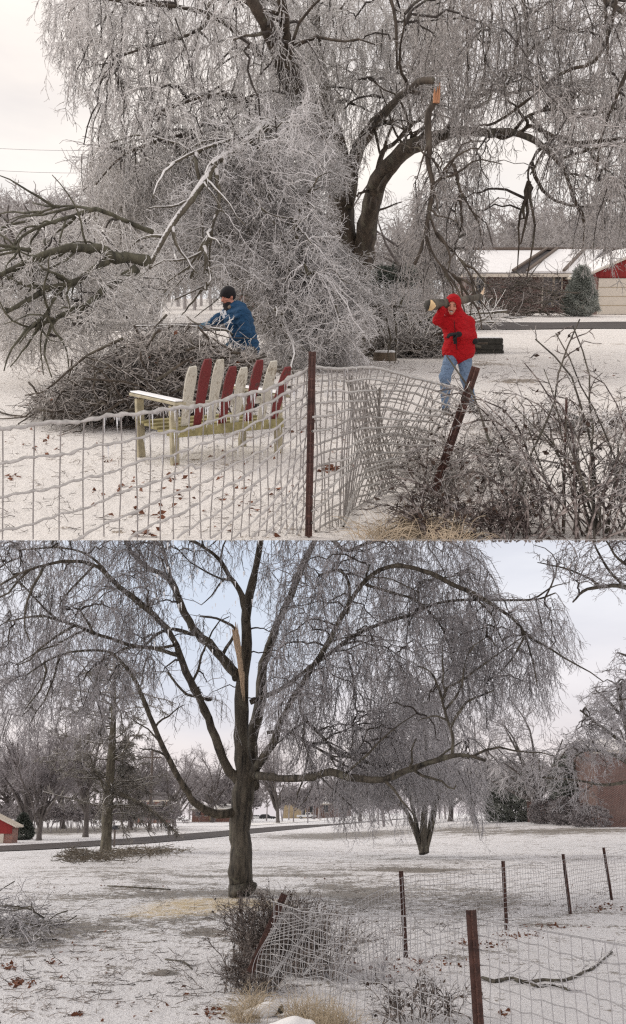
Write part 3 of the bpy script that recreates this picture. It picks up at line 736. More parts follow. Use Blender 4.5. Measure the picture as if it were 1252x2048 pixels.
def far_tree(style, seed, h, fr, px, d, s, label, group, bm='barkfar', tm='twfar', rz=None, zoff=0, sq=1.0, cat_='tree', name='bare_tree'):
    """first use builds the meshes, later uses copy the thing with its parts"""
    key = (style, seed, bm, tm)
    base = onG(fr, px, d); base[2] += zoff
    rr = random.Random(int(px*7+d)); rz = rr.uniform(0, 6.28) if rz is None else rz
    sc_ = (s*sq, s*sq, s)
    if key not in FAR:
        t = thing(name, label, cat_, fr, (0,0,0), group); a, b = proto_tree(seed, h, style)
        part(t, 'trunk', a, M[bm], True); part(t, 'crown', b, M[tm]); FAR[key] = t
        t.matrix_world = MF[fr] @ Matrix.Translation(base.tolist()) @ Matrix.Rotation(rz, 4, 'Z') @ Matrix.Diagonal((*sc_, 1)); BASE[t.name] = base
        return t
    return copy_tree(FAR[key], fr, base, rz, sc_, label, group)
def woodland(name, fr, poly_cols, dr, n, mt, seed, tw=.03, label=None):
    """a far-off frosted wood that reads as one mass"""
    r = np.random.default_rng(seed); T = Tubes()
    for i in range(n):
        d = r.uniform(*dr); px = r.uniform(poly_cols[0][0], poly_cols[-1][0])
        top = np.interp(px, [c[0] for c in poly_cols], [c[1] for c in poly_cols])
        base = onG(fr, px, d); h = max(3, P(fr, px, top+r.uniform(-8, 25), d)[2]-base[2])
        trk = cat([base, base+np.array([r.normal(0,.2), 0, h*.35]), base+np.array([r.normal(0,.5), 0, h*.6])], 5)
        T.add(trk, np.linspace(.02*h, .012*h, 5), 5)
        l1 = spawn(trk[None], 9, .4, 1, (.3*h, .48*h), 42, .07, 6, r, wob=.15); T.add(l1, taper(9, 6, .008*h, .003*h, r), 4)
        l2 = spawn(l1, 8, .2, 1, (.09*h, .2*h), 42, .0, 5, r, wob=.25); T.add(l2, taper(len(l2), 5, .0034*h, .0022*h, r))
        l3 = spawn(l2, 7, .1, 1, (.05*h, .11*h), 45, -.03, 4, r, wob=.3); T.add(l3, taper(len(l3), 4, tw*.75, tw*.45, r))
    o = solo(name, T.build(), M[mt], label, 'trees', fr, onG(fr, (poly_cols[0][0]+poly_cols[-1][0])/2, dr[0]), kind='stuff'); return o
woodland('frosted_wood', 'A', [(-60,400), (60,372), (150,385), (260,395), (400,420), (520,430)], (75, 150), 46, 'twfar', 61, .07, 'pale frosted wood far beyond the road at the left of the upper yard')
woodland('frosted_wood', 'A', [(760,430), (860,440), (960,455), (1000,420), (1060,395), (1150,400), (1320,395)], (95, 160), 34, 'twfar', 62, .07, 'pale frosted trees in a row beyond the low house with the garage')
AG = 'bare frosted trees beyond the upper road'
for (st, sd, px, d, s, sq, lb) in (('round', 2, 60, 58, .95, 1.2, 'leftmost bare frosted tree across the upper road behind the fallen limb'), ('round', 2, 175, 64, 1.05, 1.1, 'second bare frosted tree from the left across the upper road'),
        ('weep', 3, 300, 52, 1.25, 1.1, 'dense frosted tree across the road behind the left of the torn-down branches'), ('weep', 3, 480, 60, 1.2, 1.0, 'frosted tree across the road behind the man in blue'),
        ('weep', 3, 855, 56, .95, 1.1, 'frosted tree across the road just left of the low house'), ('round', 2, 800, 75, 1.1, 1, 'frosted tree seen between the right trunk and the hanging broken limb'), ('round', 2, 1030, 88, 1.15, 1.2, 'frosted tree rising behind the left end of the snowy house roof'),
        ('round', 2, 1190, 92, 1.1, 1.2, 'frosted tree rising behind the garage end of the snowy house roof'), ('weep', 3, 620, 66, 1.15, 1.1, 'frosted tree straight behind the weeping tree trunks')):
    far_tree(st, sd, 9, 'A', px, d, s, lb, AG, sq=sq)
# trunk pair behind the man in blue
t = thing('bare_tree', 'short brown twin trunk standing behind the man in blue', 'tree', 'A', G('A', 512, 668))
ll = [limb('A', [(520,672,40,22), (522,620,40,22), (516,560,40,20), (508,500,40,14)], rng), limb('A', [(512,672,40,14), (500,620,40,15), (494,560,40,13), (480,500,40,9)], rng)]
part(t, 'trunk', limbmesh(ll), M['barkA'], True)
# ---------------------------------------------------------------- brush helpers
def brush(name, label, cat_, fr, poly, dr, nbig, n, mats, seed, big=(.5,1.6), small=(.2,.6), r=(.018,.007), rs=.006, flat=.35, axis=(1,0,0), leaves=0, group=None, names=('branches','twigs'), lid=None, wv=.3):
    """a heap of loose sticks filling a patch of the photo down to the ground"""
    q = np.random.default_rng(seed)
    x, y = psample(poly, nbig, q); d = q.uniform(*dr, nbig); c = P(fr, x, y, d)
    def sticks(c, L, K, w):
        ax = np.array(axis, float)*q.choice([-1, 1], (len(c), 1)); dd = nrm(ax+q.normal(0, .55, (len(c), 3))*np.array([1, 1, flat]))
        ll = q.uniform(*L, len(c)); s = [c-dd*ll[:, None]/2]
        for _ in range(K-1):
            dd = nrm(dd+q.normal(0, w, dd.shape)*np.array([1, 1, .7])); s.append(s[-1]+dd*(ll/(K-1))[:, None])
        s = np.stack(s, 1); gz = zG(fr, s[..., 0], s[..., 1])+.02; s[..., 2] = np.maximum(s[..., 2], gz)
        if lid is not None:
            l_ = np.array(lid, float); u_ = s[..., 0]/s[..., 1]; px = 626+u_*F; hz_ = 605 if fr == 'A' else 1622; py = hz_-(s[..., 2]-(HA if fr == 'A' else HB))/s[..., 1]*F
            s = s[(py > np.interp(px, l_[:, 0], l_[:, 1])-4).all(1) | ((q.random(len(s)) < .12) & (py > np.interp(px, l_[:, 0], l_[:, 1])-34).all(1))]
        return s
    t = thing(name, label, cat_, fr, G(fr, np.mean([p[0] for p in poly]), max(p[1] for p in poly)), group)
    B = Tubes(); b = sticks(c, big, 7, wv*.7); B.add(b, taper(len(b), 7, r[0], r[1], q, .4), 6, True)
    part(t, names[0], B.build(), mats[0], True)
    x, y = psample(poly, n, q); d = q.uniform(*dr, n); T = Tubes(); s = sticks(P(fr, x, y, d), small, 5, wv); T.add(s, taper(len(s), 5, rs*1.3, rs*.8, q))
    f = spawn(s, 3, .2, 1, (small[0]*.4, small[1]*.5), 45, 0, 3, q); f[..., 2] = np.maximum(f[..., 2], zG(fr, f[..., 0], f[..., 1])+.02); T.add(f, taper(len(f), 3, rs*.8, rs*.5, q))
    bf = spawn(b, 5, .3, 1, small, 40, 0, 4, q); bf[..., 2] = np.maximum(bf[..., 2], zG(fr, bf[..., 0], bf[..., 1])+.02); T.add(bf, taper(len(bf), 4, rs, rs*.6, q))
    part(t, names[1], T.build(), mats[1])
    if leaves:
        x, y = psample(poly, leaves, q); part(t, 'dead_leaves', leafmesh(P(fr, x, y, q.uniform(*dr, leaves)), q, .02, .05), M['deadleaf'])
    return t
def leafmesh(c, q, lo, hi, flat=False):
    n = len(c); a = nrm(q.normal(size=(n, 3))); b = nrm(q.normal(size=(n, 3)))
    if flat: a[:, 2] *= .3; b[:, 2] *= .3; a = nrm(a); b = nrm(b)
    b = nrm(b-(a*b).sum(1, keepdims=True)*a); s = q.uniform(lo, hi, (n, 1)); k = np.cross(a, b)*s*.35
    V = np.stack([c-a*s, c+b*s*.55+k, c+a*s, c-b*s*.55+k], 1).reshape(-1, 3)
    return V, np.arange(n*4).reshape(n, 4)
brush('brush_pile', 'big heap of cut brushwood piled on the snow in front of the man in blue', 'brush pile', 'A', [(45,815), (110,775), (200,715), (260,680), (330,662), (400,668), (440,695), (520,720), (525,760), (400,800), (330,812), (250,830), (130,836)], (12.8, 14.6), 420, 3400, (M['barkA'], M['twbr2']), 71, big=(.5,1.7), small=(.12,.5), r=(.016,.007), rs=.0055, flat=.8, axis=(.5,.3,.15), leaves=200, wv=.4, lid=[(0,810), (60,790), (120,750), (200,695), (260,668), (330,650), (400,655), (440,690), (530,705), (600,760)])
brush('fallen_branches', 'loose branches and debris heaped against the front of the low brick house', 'fallen branches', 'A', [(960,575), (1000,555), (1060,550), (1120,560), (1130,625), (1060,632), (960,632)], (57.5, 61.5), 34, 300, (M['barkB'], M['twbrown']), 72, big=(1.2,3.2), small=(.5,1.3), r=(.05,.025), rs=.018, flat=.5)
brush('fallen_branches', 'long broken boughs lying by the road behind the man in red', 'fallen branches', 'A', [(720,600), (860,605), (930,625), (1000,630), (1000,645), (760,648), (720,640)], (42, 52), 50, 600, (M['barkIce'], M['twA']), 73, big=(1.5,5), small=(.5,1.6), r=(.08,.03), rs=.016, flat=.3)
brush('fallen_branches', 'curved fallen branches on the snow between the trunk and the dark timber block', 'fallen branches', 'A', [(735,680), (800,662), (850,672), (905,680), (900,712), (830,715), (740,700)], (28, 31), 60, 700, (M['barkA'], M['twAd']), 74, big=(.8,2.4), small=(.3,.9), r=(.035,.015), rs=.011, flat=.8)
brush('fallen_branches', 'low fallen branches on the snow at the right edge behind the thicket', 'fallen branches', 'A', [(1150,862), (1260,850), (1290,895), (1180,890)], (12.5, 13.5), 16, 120, (M['darkblock'], M['twbrown']), 75, big=(.8,2.2), small=(.2,.6), r=(.05,.02), rs=.006, flat=.2)
# ---- right-hand thicket: arching canes
def shrub(name, label, fr, bases, n, hgt, seed, mats, spread=.5, r=.006, droop=-.12, nt_=9, leaves=0, tw=(.1,.35), group=None, fine=2, names=('canes','twigs')):
    q = np.random.default_rng(seed); b = np.array(bases)[q.integers(0, len(bases), n)]+q.normal(0, .12, (n, 3))*np.array([1, .8, 0])
    b[:, 2] = zG(fr, b[:, 0], b[:, 1])-.02
    d = nrm(np.stack([q.normal(0, spread, n), q.normal(0, spread*.5, n), np.ones(n)], -1)); L = q.uniform(.55, 1.1, n)*hgt*1.25
    K = 9; s = [b]
    for i in range(K-1):
        d = nrm(d+np.array([0, 0, droop*(i/3)])+q.normal(0, .13, d.shape)); s.append(s[-1]+d*(L/(K-1))[:, None])
    s = np.stack(s, 1)
    if fr == 'A': s[..., 1] = np.maximum(s[..., 1], EDGE_A+.03)
    B = Tubes(); B.add(s, taper(n, K, r*1.4, r*.7, q, .4), 5)
    t = thing(name, label, 'shrub', fr, np.mean(np.array(bases), 0), group); part(t, names[0], B.build(), mats[0], True)
    T = Tubes(); c = spawn(s, nt_, .2, 1, tw, 50, droop*.6, 4, q, wob=.3)
    if fr == 'A': c[..., 1] = np.maximum(c[..., 1], EDGE_A+.02)
    T.add(c, taper(len(c), 4, r*.7, r*.4, q))
    if fine:
        f = spawn(c, fine, .2, 1, (tw[0]*.5, tw[1]*.5), 50, 0, 3, q, wob=.3)
        if fr == 'A': f[..., 1] = np.maximum(f[..., 1], EDGE_A+.02)
        T.add(f, taper(len(f), 3, r*.5, r*.3, q))
    part(t, names[1], T.build(), mats[1])
    if leaves:
        i = q.integers(0, len(c), leaves); part(t, 'dead_leaves', leafmesh(c[i, 2]+q.normal(0, .01, (leaves, 3)), q, .012, .032), M['deadleaf2'])
    return t
BR = (M['twbrown'], M['twbrown'])
TW3 = (M['twbrown'], M['twAd'])
shrub('bare_shrub', 'dense brown thicket tangled round the foot of the leaning red post', 'A', [G('A', 850, 980), G('A', 900, 985), G('A', 950, 965), G('A', 905, 945)], 44, .64, 81, TW3, .6, .0055, -.16, 13, leaves=260, tw=(.05,.24), fine=3)
shrub('bare_shrub', 'low dark brambles in front of the leaning red post beside the straw grass', 'A', [G('A', 880, 1074), G('A', 930, 1077), G('A', 985, 1077), G('A', 1040, 1077)], 44, .42, 86, BR, .6, .005, -.14, 11, leaves=240, tw=(.05,.2), fine=3)
shrub('bare_shrub', 'tall arching brown canes in the thicket at the right end of the wire fence', 'A', [G('A', 1030, 1076), G('A', 1080, 1074), G('A', 1060, 1030), G('A', 1130, 1076)], 22, 1.15, 82, TW3, .55, .0055, -.17, 12, leaves=120, tw=(.06,.3), fine=3)
shrub('bare_shrub', 'thorny brown canes crowding the lower right corner of the upper yard', 'A', [G('A', 1160, 1076), G('A', 1200, 1070), G('A', 1270, 1076), G('A', 1230, 1040)], 26, 1.1, 83, TW3, .55, .0055, -.16, 12, leaves=90, tw=(.06,.3), fine=3)
shrub('bare_shrub', 'fine iced weeds behind the wire mesh left of the leaning red post', 'A', [G('A', 830, 940), G('A', 860, 900), G('A', 790, 930), G('A', 850, 960)], 34, .5, 84, (M['twAd'], M['twA']), .6, .004, -.12, 9, leaves=90, tw=(.06,.22))
shrub('bare_shrub', 'low iced brambles spreading on the snow behind the thicket', 'A', [G('A', 980, 860), G('A', 1050, 870), G('A', 1120, 860), G('A', 1000, 890), G('A', 1200, 880)], 80, .55, 85, (M['twbrown'], M['twAw']), .9, .0042, -.15, 11, leaves=90, tw=(.06,.28))
shrub('bare_shrub', 'few tall thin upright stems rising out of the thicket near the stake', 'A', [G('A', 1090, 1060), G('A', 1150, 1070), G('A', 1200, 1060), G('A', 1250, 1070), G('A', 1230, 1000)], 22, 1.25, 87, (M['barkB'], M['twbrown']), .16, .0075, -.05, 5, leaves=40, tw=(.08,.3), fine=2)
def tuft(name, label, fr, bases, n, h, seed, spread=.5, mt='drygrass', r=.003):
    q = np.random.default_rng(seed); b = np.array(bases)[q.integers(0, len(bases), n)]+q.normal(0, .09, (n, 3))*np.array([1, .7, 0]); b[:, 2] = zG(fr, b[:, 0], b[:, 1])-.01
    d = nrm(np.stack([q.normal(0, spread, n), q.normal(0, spread*.5, n), np.ones(n)], -1)); L = q.uniform(.4, 1, n)*h; s = [b]
    for i in range(5):
        d = nrm(d+np.array([0, 0, -.22*i/2])+q.normal(0, .08, d.shape)); s.append(s[-1]+d*(L/5)[:, None])
    s = np.stack(s, 1)
    if fr == 'A': s[..., 1] = np.maximum(s[..., 1], EDGE_A+.02)
    T = Tubes(); T.add(s, taper(n, 6, r, r*.4, q)); return solo(name, T.build(), M[mt], label, 'grass', fr, np.mean(np.array(bases), 0), kind='stuff')
tuft('dry_grass', 'tuft of pale dry straw grass at the foot of the mesh beside the thicket', 'A', [G('A', 770, 1076), G('A', 820, 1070), G('A', 870, 1076), G('A', 850, 1050), G('A', 910, 1076)], 620, .27, 91, spread=.9)
# leaf litter lying on the snow
def litter(fr, name, spots, seed, label, lo=.02, hi=.05):
    q = np.random.default_rng(seed); pts = []
    for (x0, y0, rx, ry, n) in spots:
        for _ in range(n):
            g_ = G(fr, x0+q.normal(0, rx), min(y0+q.normal(0, ry), 1074 if fr == 'A' else 2060)); pts.append(g_+np.array([0, 0, .015]))
    return solo(name, leafmesh(np.array(pts), q, lo, hi, True), M['deadleaf'], label, 'leaves', fr, pts[0], kind='stuff')
litter('A', 'leaf_litter', [(655,937,10,4,26), (665,942,8,3,12), (70,905,25,8,16), (210,920,5,4,6), (30,960,15,6,10), (250,985,20,6,8), (290,1070,14,5,14), (310,1000,80,30,20), (100,880,60,8,10), (560,900,60,20,16), (700,880,60,30,18), (150,740,80,10,8), (400,980,120,30,22), (500,1010,60,30,16), (1100,740,120,20,16), (60,745,40,8,6), (340,960,10,4,8)], 95, 'scattered brown leaves on the snow of the upper yard', .018, .042)
litter('B', 'leaf_litter', [(20,1935,8,3,30), (35,1968,8,5,34), (62,1970,6,3,12), (105,1928,8,3,14), (155,2030,5,3,8), (425,2030,12,6,30), (300,1985,90,30,14), (150,1900,120,30,18), (1010,2030,8,4,12), (700,1700,200,20,16), (1000,1750,120,20,12), (760,1940,80,10,60), (830,1925,60,6,60), (960,1890,40,4,60), (1030,1872,30,4,50), (1100,1855,40,4,50), (1200,1815,25,4,70), (300,1760,200,10,14), (180,1770,120,6,14)], 96, 'scattered brown leaves on the snow of the lower yard', .018, .05)

# =================================================================== UPPER YARD OBJECTS
def clipA(pts, rad):
    """fence wires stop at the near edge of the yard's ground"""
    u = (HA-pts[:, 2])/pts[:, 1]; lim = HA/EDGE_A; k = (u < lim) & (pts[:, 2] > .01)
    return pts[k], rad[k]
# ---- wire fence
def twotone(a, b):
    (v1, f1_), (v2, f2_) = a.build(), b.build(); return (np.concatenate([v1, v2]), np.concatenate([f1_, f2_+len(v1)])), np.concatenate([np.zeros(len(f1_)), np.ones(len(f2_))])
fence = thing('wire_fence', 'sagging ice-coated wire mesh fence with icicles crossing in front of the bench', 'fence', 'A', onG('A', 620, EDGE_A+.15))
Wr = Tubes(); Wv = Tubes(); Ic = []
qf = np.random.default_rng(101)
# left panel: rows fan out to the left where the mesh comes towards us
ctrl_top = [(-40,862), (0,856), (60,850), (120,845), (180,838), (240,830), (300,823), (360,817), (420,806), (480,792), (540,775), (580,758), (622,737)]
cx = np.array([c[0] for c in ctrl_top], float); cy = np.array([c[1] for c in ctrl_top], float)
gap = lambda x: np.interp(x, [-40, 0, 150, 300, 450, 550, 622], [71, 69, 60, 47, 36, 28, 21])
dl = lambda x: np.interp(x, [-40, 622, 700, 800, 900, 960], [EDGE_A-.9, EDGE_A+.15, 7.1, 7.8, 8.3, 8.5])
nrow = 17
for k in range(nrow):
    xs = np.linspace(-40, 622, 90); ys = np.interp(xs, cx, cy)+k*gap(xs)*(1+.02*math.sin(k))+2.2*np.sin(xs*.05+k*1.7)+1.4*np.sin(xs*.17+k*3)+((qf.uniform(-1.0, 1.0, 90)))
    if k == 3: ys += 6*np.exp(-((xs-388)/14)**2)*np.sign(xs-388)
    pts = P('A', xs, ys, dl(xs)); th = (.0135 if k == 0 else .0092)*(1+qf.normal(0, .2, 90)).clip(.55, 1.6)
    pts, th = clipA(pts, th)
    if len(pts) > 3:
        Wr.add(pts, th, 5)
        dens = {0: 1.6, 1: 1.1, 2: .7}.get(k, .25)
        for x in qf.uniform(200 if k < 2 else 300, 622, int(60*dens)):
            y = np.interp(x, xs, ys); L = .012+(.10 if k < 2 else .05)*qf.random()**2.2; Ic.append((P('A', x, y, dl(x)), L))
vx = [-25, 5, 68, 120, 168, 208, 242, 275, 300, 326, 352, 380, 405, 428, 450, 470, 490, 508, 526, 542, 557, 571, 584, 596, 607, 617]
for i, x in enumerate(vx):
    ph = qf.uniform(0, 6); vv = np.linspace(0, nrow-1, 60)
    xs = x-vv*1.1*(x/620)+2.5*np.sin(vv*.9+ph)*min(1, .3+x/500)+2.0*qf.normal(0, .2, 60).cumsum()*.2
    ys = np.interp(xs, cx, cy)+vv*gap(xs); pts, th = clipA(P('A', xs, ys, dl(xs)), np.full(60, .0045)); 
    if len(pts) > 3: Wv.add(pts, th, 5)
vf, mi = twotone(Wr, Wv); part(fence, 'wire_mesh', vf, (M['wire'], M['wire2']), True, midx=mi)
# right panel: bellies out and crumples towards the leaning post
Wr = Tubes(); Wv = Tubes()
tops = [(624,733), (650,734), (700,736), (760,740), (800,746), (840,756), (880,770), (912,780), (930,790)]
tx = np.array([c[0] for c in tops], float); ty = np.array([c[1] for c in tops], float)
rg = lambda x: np.interp(x, [624, 700, 760, 820, 930], [26, 22, 19, 17, 13])
def shear(x, k): return -k*np.interp(x, [624, 700, 800, 930], [0, 1, 6, 9])
for k in range(21):
    xs = np.linspace(624, 930, 70); yy = np.interp(xs, tx, ty)+k*rg(xs)+3*np.sin(xs*.04+k*1.3)+8*np.exp(-((xs-700)/25)**2)*math.sin(k*1.1)+qf.uniform(-.8, .8, 70)
    X = xs+shear(xs, k); pts, th = clipA(P('A', X, yy, dl(xs)+.1*np.sin(xs*.03+k)), np.full(70, .0125 if k == 0 else .0088)); len(pts) > 3 and Wr.add(pts, th, 5)
    if k < 3:
        for j in qf.integers(0, 70, 14): Ic.append((P('A', X[j], yy[j], dl(xs[j])), qf.uniform(.02, .06)))
rx = np.concatenate([np.arange(632, 690, 11), np.arange(690, 745, 7), np.arange(745, 800, 12), np.arange(800, 928, 11)])
for x in rx:
    vv = np.linspace(0, 20, 60); xs = x+qf.normal(0, .25, 60).cumsum()+3*np.sin(vv*.6+x); yy = np.interp(xs, tx, ty)+vv*rg(xs)+3*np.sin(xs*.04+vv*1.3)
    pts, th = clipA(P('A', xs+shear(xs, vv), yy, dl(xs)), np.full(60, .005)); Wv.add(pts, th, 5)
# loose folded-over flap of mesh in the middle
for i in range(16):
    x0 = 690+i*4.6; vv = np.linspace(0, 1, 30); xs = x0+60*vv**1.3*(1-.03*i)+4*np.sin(vv*9+i); yy = 748+i*2+vv*(270-i*4); pts, th = clipA(P('A', xs, yy, 7.5+.9*vv), np.full(30, .0058)); Wv.add(pts, th, 4)
for i in range(15):
    vv = np.linspace(0, 1, 30); xs = 700+vv*105+i*3; yy = 770+i*17-14*np.sin(vv*3)+vv*(-8); pts, th = clipA(P('A', xs, yy, 7.5+.8*vv), np.full(30, .0055)); Wr.add(pts, th, 4)
vf, mi = twotone(Wr, Wv); part(fence, 'wire_mesh', vf, (M['wire'], M['wire2']), True, midx=mi, label='crumpled mesh bunched between the upright and the leaning post')
I = Tubes()
ip = np.array([i[0] for i in Ic]); il = np.array([i[1] for i in Ic])
I.add(np.stack([ip-np.stack([0*il, 0*il, il*t_], -1) for t_ in (0, .35, .7, 1)], 1), np.array([.0055, .0038, .0022, .0005])[None]*(.5+6*il[:, None]).clip(.5, 1.1), 5)
part(fence, 'icicles', I.build(), M['ice'], True, kind='stuff')
def tpost(fr, p, q, wd, mt):
    g = Geo(); p = np.array(p, float); q = np.array(q, float)
    g.beam(p, q, wd, .008, (0, 1, 0)); o = np.array([0, -.022, 0]); g.beam(p+o, q+o, .01, .036, (0, 1, 0))
    for i in range(18):
        c = p+(q-p)*(i+.5)/18+np.array([0, -.044, 0]); g.beam(c-.007*nrm(q-p), c+.007*nrm(q-p), .02, .012, (0, 1, 0))
    return g.vf
dpo = EDGE_A+.12
part(fence, 'post', tpost('A', P('A', 617, 1079.5, dpo), P('A', 624.5, 703, dpo), .05, None), M['rust'], label='upright rusty steel post', bevel=.002)
part(fence, 'post', tpost('A', P('A', 868, 985, 8.4), P('A', 952, 734, 8.4), .075, None), M['rust'], label='rusty green post leaning to the right', bevel=.002)
# thin stake in the thicket
T = Tubes(); T.add(cat([G('A', 1126, 1062), P('A', 1130, 900, 7.4), P('A', 1133, 795, 7.4)], 8), np.full(8, .010), 6, True)
solo('stake', T.build(), M['rust'], 'thin rusty upright stake standing in the thicket', 'stake', 'A', G('A', 1126, 1062))
# ---- bench (seen from behind)
rl, rr_ = G('A', 350, 930), G('A', 557, 906)
xa = nrm(rr_-rl); xa[2] = 0; xa = nrm(xa); ya = np.array([-xa[1], xa[0], 0])
W_ = float(np.linalg.norm((rr_-rl)[:2])); Dp = .68
bench = thing('garden_bench', 'weathered garden bench with fanned red and white back slats seen from behind', 'bench', 'A', rl)
def bp(a, b, z): return rl*np.array([1,1,0])+xa*a+ya*b+np.array([0, 0, z])
for (a, b, h_, nm) in ((0, 0, .60, 'near left'), (W_, 0, .60, 'near right'), (0, Dp, .62, 'far left'), (W_, Dp, .62, 'far right')):
    g = Geo(); g.beam(bp(a, b, -.02), bp(a, b, h_), .085, .05, ya); part(bench, 'leg', g.vf, M['greywood'], bevel=.006)
g = Geo(); g.beam(bp(-.04, -.035, .33), bp(W_+.04, -.035, .33), .03, .10, (0,0,1)); part(bench, 'rear_rail', g.vf, M['mosswood'], bevel=.006)
g = Geo()
for i in range(5):
    b = .08+i*.135; z = .30+.02*i; g.beam(bp(-.03, b, z), bp(W_+.03, b, z), .12, .024, (0,0,1))
part(bench, 'seat', g.vf, M['mosswood'], bevel=.004)
for a in (0, W_):
    g = Geo(); g.beam(bp(a, -.14, .625), bp(a, Dp+.1, .66), .13, .028, (0,0,1)); ar = part(bench, 'armrest', g.vf, M['greywood'], bevel=.006)
    g = Geo(); g.beam(bp(a, -.13, .652), bp(a, Dp+.09, .687), .11, .016, (0,0,1)); part(ar, 'snow', g.vf, M['bigsnow'], bevel=.007)
g = Geo(); g.beam(bp(-.04, -.075, .60), bp(W_+.04, -.075, .60), .035, .07, (0,0,1)); part(bench, 'back_rail', g.vf, M['whitewood'], bevel=.006)
tops_x = [386, 416, 441, 466, 488, 520, 548, 576]; tops_y = [733, 718, 719, 733, 735, 720, 722, 734]; bots_x = [369, 394, 420, 443, 469, 493, 519, 543]
for i in range(8):
    a = W_*(.06+.88*i/7); bpt = bp(a, .03, .34)
    dt = bpt[1]-.30; tp = P('A', tops_x[i]-1.5*0, tops_y[i], dt)
    bx = P('A', bots_x[i], 851, bpt[1])
    pts = cat([bx, bx*.5+tp*.5+ya*.01, tp], 9); tdir = nrm(tp-bx); sdv = nrm(xa-(xa@tdir)*tdir); nd = np.cross(tdir, sdv)
    hw = 1.1*np.array([.038,.041,.044,.047,.050,.053,.055,.052,.034]); V = []; Fc = []
    for p_, h_ in zip(pts, hw): V += [p_-sdv*h_-nd*.011, p_+sdv*h_-nd*.011, p_+sdv*h_+nd*.011, p_-sdv*h_+nd*.011]
    for j in range(8):
        o = j*4; Fc += [(o+m_, o+(m_+1) % 4, o+4+(m_+1) % 4, o+4+m_) for m_ in range(4)]
    Fc += [(3,2,1,0), (32,33,34,35)]
    sl_ = part(bench, 'back_slat', (V, Fc), M['whitewood'] if i in (0,2,4,6) else M['redwood'], label='white back slat' if i in (0,2,4,6) else 'dark red back slat', bevel=.004)
g = Geo(); I2 = Tubes()
for x in np.linspace(0, W_, 26):
    L = .015+.11*qf.random()**2; p0 = bp(x+qf.uniform(-.03,.03), -.05, .28); I2.add(np.stack([p0, p0-np.array([0,0,L*.5]), p0-np.array([0,0,L])]), np.array([.006,.004,.0006]), 5)
part(bench, 'icicles', I2.build(), M['ice'], True, kind='stuff')
# ---- stump, timber block
T = Tubes(); c0 = G('A', 770, 721); rd_ = .28
V, Fc = [], []
n = 28
for z, s in ((-.05, 1.12), (.05, 1.06), (.18, 1.0), (.22, .98)):
    for i in range(n): a = i*2*math.pi/n; rr2 = rd_*s*(1+.05*math.sin(5*a)+.03*math.sin(11*a+1)); V.append(c0+np.array([rr2*math.cos(a), rr2*math.sin(a), z]))
for k in range(3):
    for i in range(n): Fc.append((k*n+i, k*n+(i+1) % n, (k+1)*n+(i+1) % n, (k+1)*n+i))
st = thing('tree_stump', 'low sawn tree stump with a cap of snow on the snowy lawn', 'stump', 'A', c0); part(st, 'trunk', (V, Fc), M['stump'], True)
V2 = []; Fc2 = []
for z, s in ((.215, 1.0), (.245, .98), (.262, .8), (.268, .4)):
    for i in range(n): a = i*2*math.pi/n; V2.append(c0+np.array([rd_*s*math.cos(a)*1.0, rd_*s*math.sin(a), z]))
for k in range(3):
    for i in range(n): Fc2.append((k*n+i, k*n+(i+1) % n, (k+1)*n+(i+1) % n, (k+1)*n+i))
Fc2 += [tuple(3*n+i for i in range(n)), tuple(n-1-i for i in range(n))]
part(st, 'snow_cap', (V2, Fc2), M['bigsnow'], True)
c0 = G('A', 930, 708); dd0 = c0[1]
g = Geo(); x0 = P('A', 856, 700, dd0)[0]; x1 = P('A', 1008, 700, dd0)[0]
for k in range(3): g.box((x0+.02*k, dd0+.008*k, c0[2]-.05+k*.17), (x1-.015*k, dd0+.9, c0[2]+.11+k*.17))
blk = thing('timber_block', 'long low dark block of stacked timbers behind the man in red', 'timber block', 'A', c0); part(blk, 'timbers', g.vf, M['darkblock'], bevel=.012)
g = Geo(); g.box((x0+.06, dd0+.05, c0[2]+.452), (x1-.05, dd0+.86, c0[2]+.475)); part(blk, 'snow', g.vf, M['bigsnow'], bevel=.01)
# ---- low house with garage
dh = 66.0
hz0 = float(zA(0, dh))
house = thing('house', 'low red brick house with snowy roof and red gabled garage', 'house', 'A', onG('A', 1090, dh))
def X_(px, d): return float(P('A', px, 600, d)[0])
def Z_(py, d): return float(P('A', 626, py, d)[2])
ze = Z_(547, dh); zr = Z_(500, dh+6)
xl, xr = X_(925, dh), X_(1175, dh)
g = Geo(); g.box((xl+.3, dh+.6, hz0-.3), (xr+12, dh+11, ze-.02)); wall = part(house, 'wall', g.vf, M['brickdark'])
g = Geo(); g.slab([(xl-.4, dh, ze), (xr+14, dh, ze), (xr+14, dh+6, zr), (xl-.4, dh+6, zr)], .10); g.slab([(xl-.4, dh+6.0, zr), (xr+14, dh+6.0, zr), (xr+14, dh+12, ze), (xl-.4, dh+12, ze)], .10)
roof = part(house, 'roof', g.vf, M['shingle'])
g = Geo()
zz = lambda y: ze+(zr-ze)*(y-dh)/6
for (a0, a1, b0, b1, lf) in ((xl-.3, X_(1020, dh), xl+.2, X_(1085, dh+5.8), .06), (X_(1050, dh), X_(1160, dh), X_(1105, dh+5.8), X_(1200, dh+5.8), .14)):
    g.slab([(a0, dh+.1, zz(dh+.1)+lf), (a1, dh+.1, zz(dh+.1)+lf), (b1, dh+5.7, zz(dh+5.7)+lf), (b0, dh+5.7, zz(dh+5.7)+lf)], lf-.01)
part(roof, 'snow', g.vf, M['roofsnow'])
g = Geo(); g.box((xl-.4, dh+5.7, zr+.0), (xr+14, dh+6.3, zr+.16)); part(roof, 'ridge', g.vf, M['brownfascia'])
g = Geo()
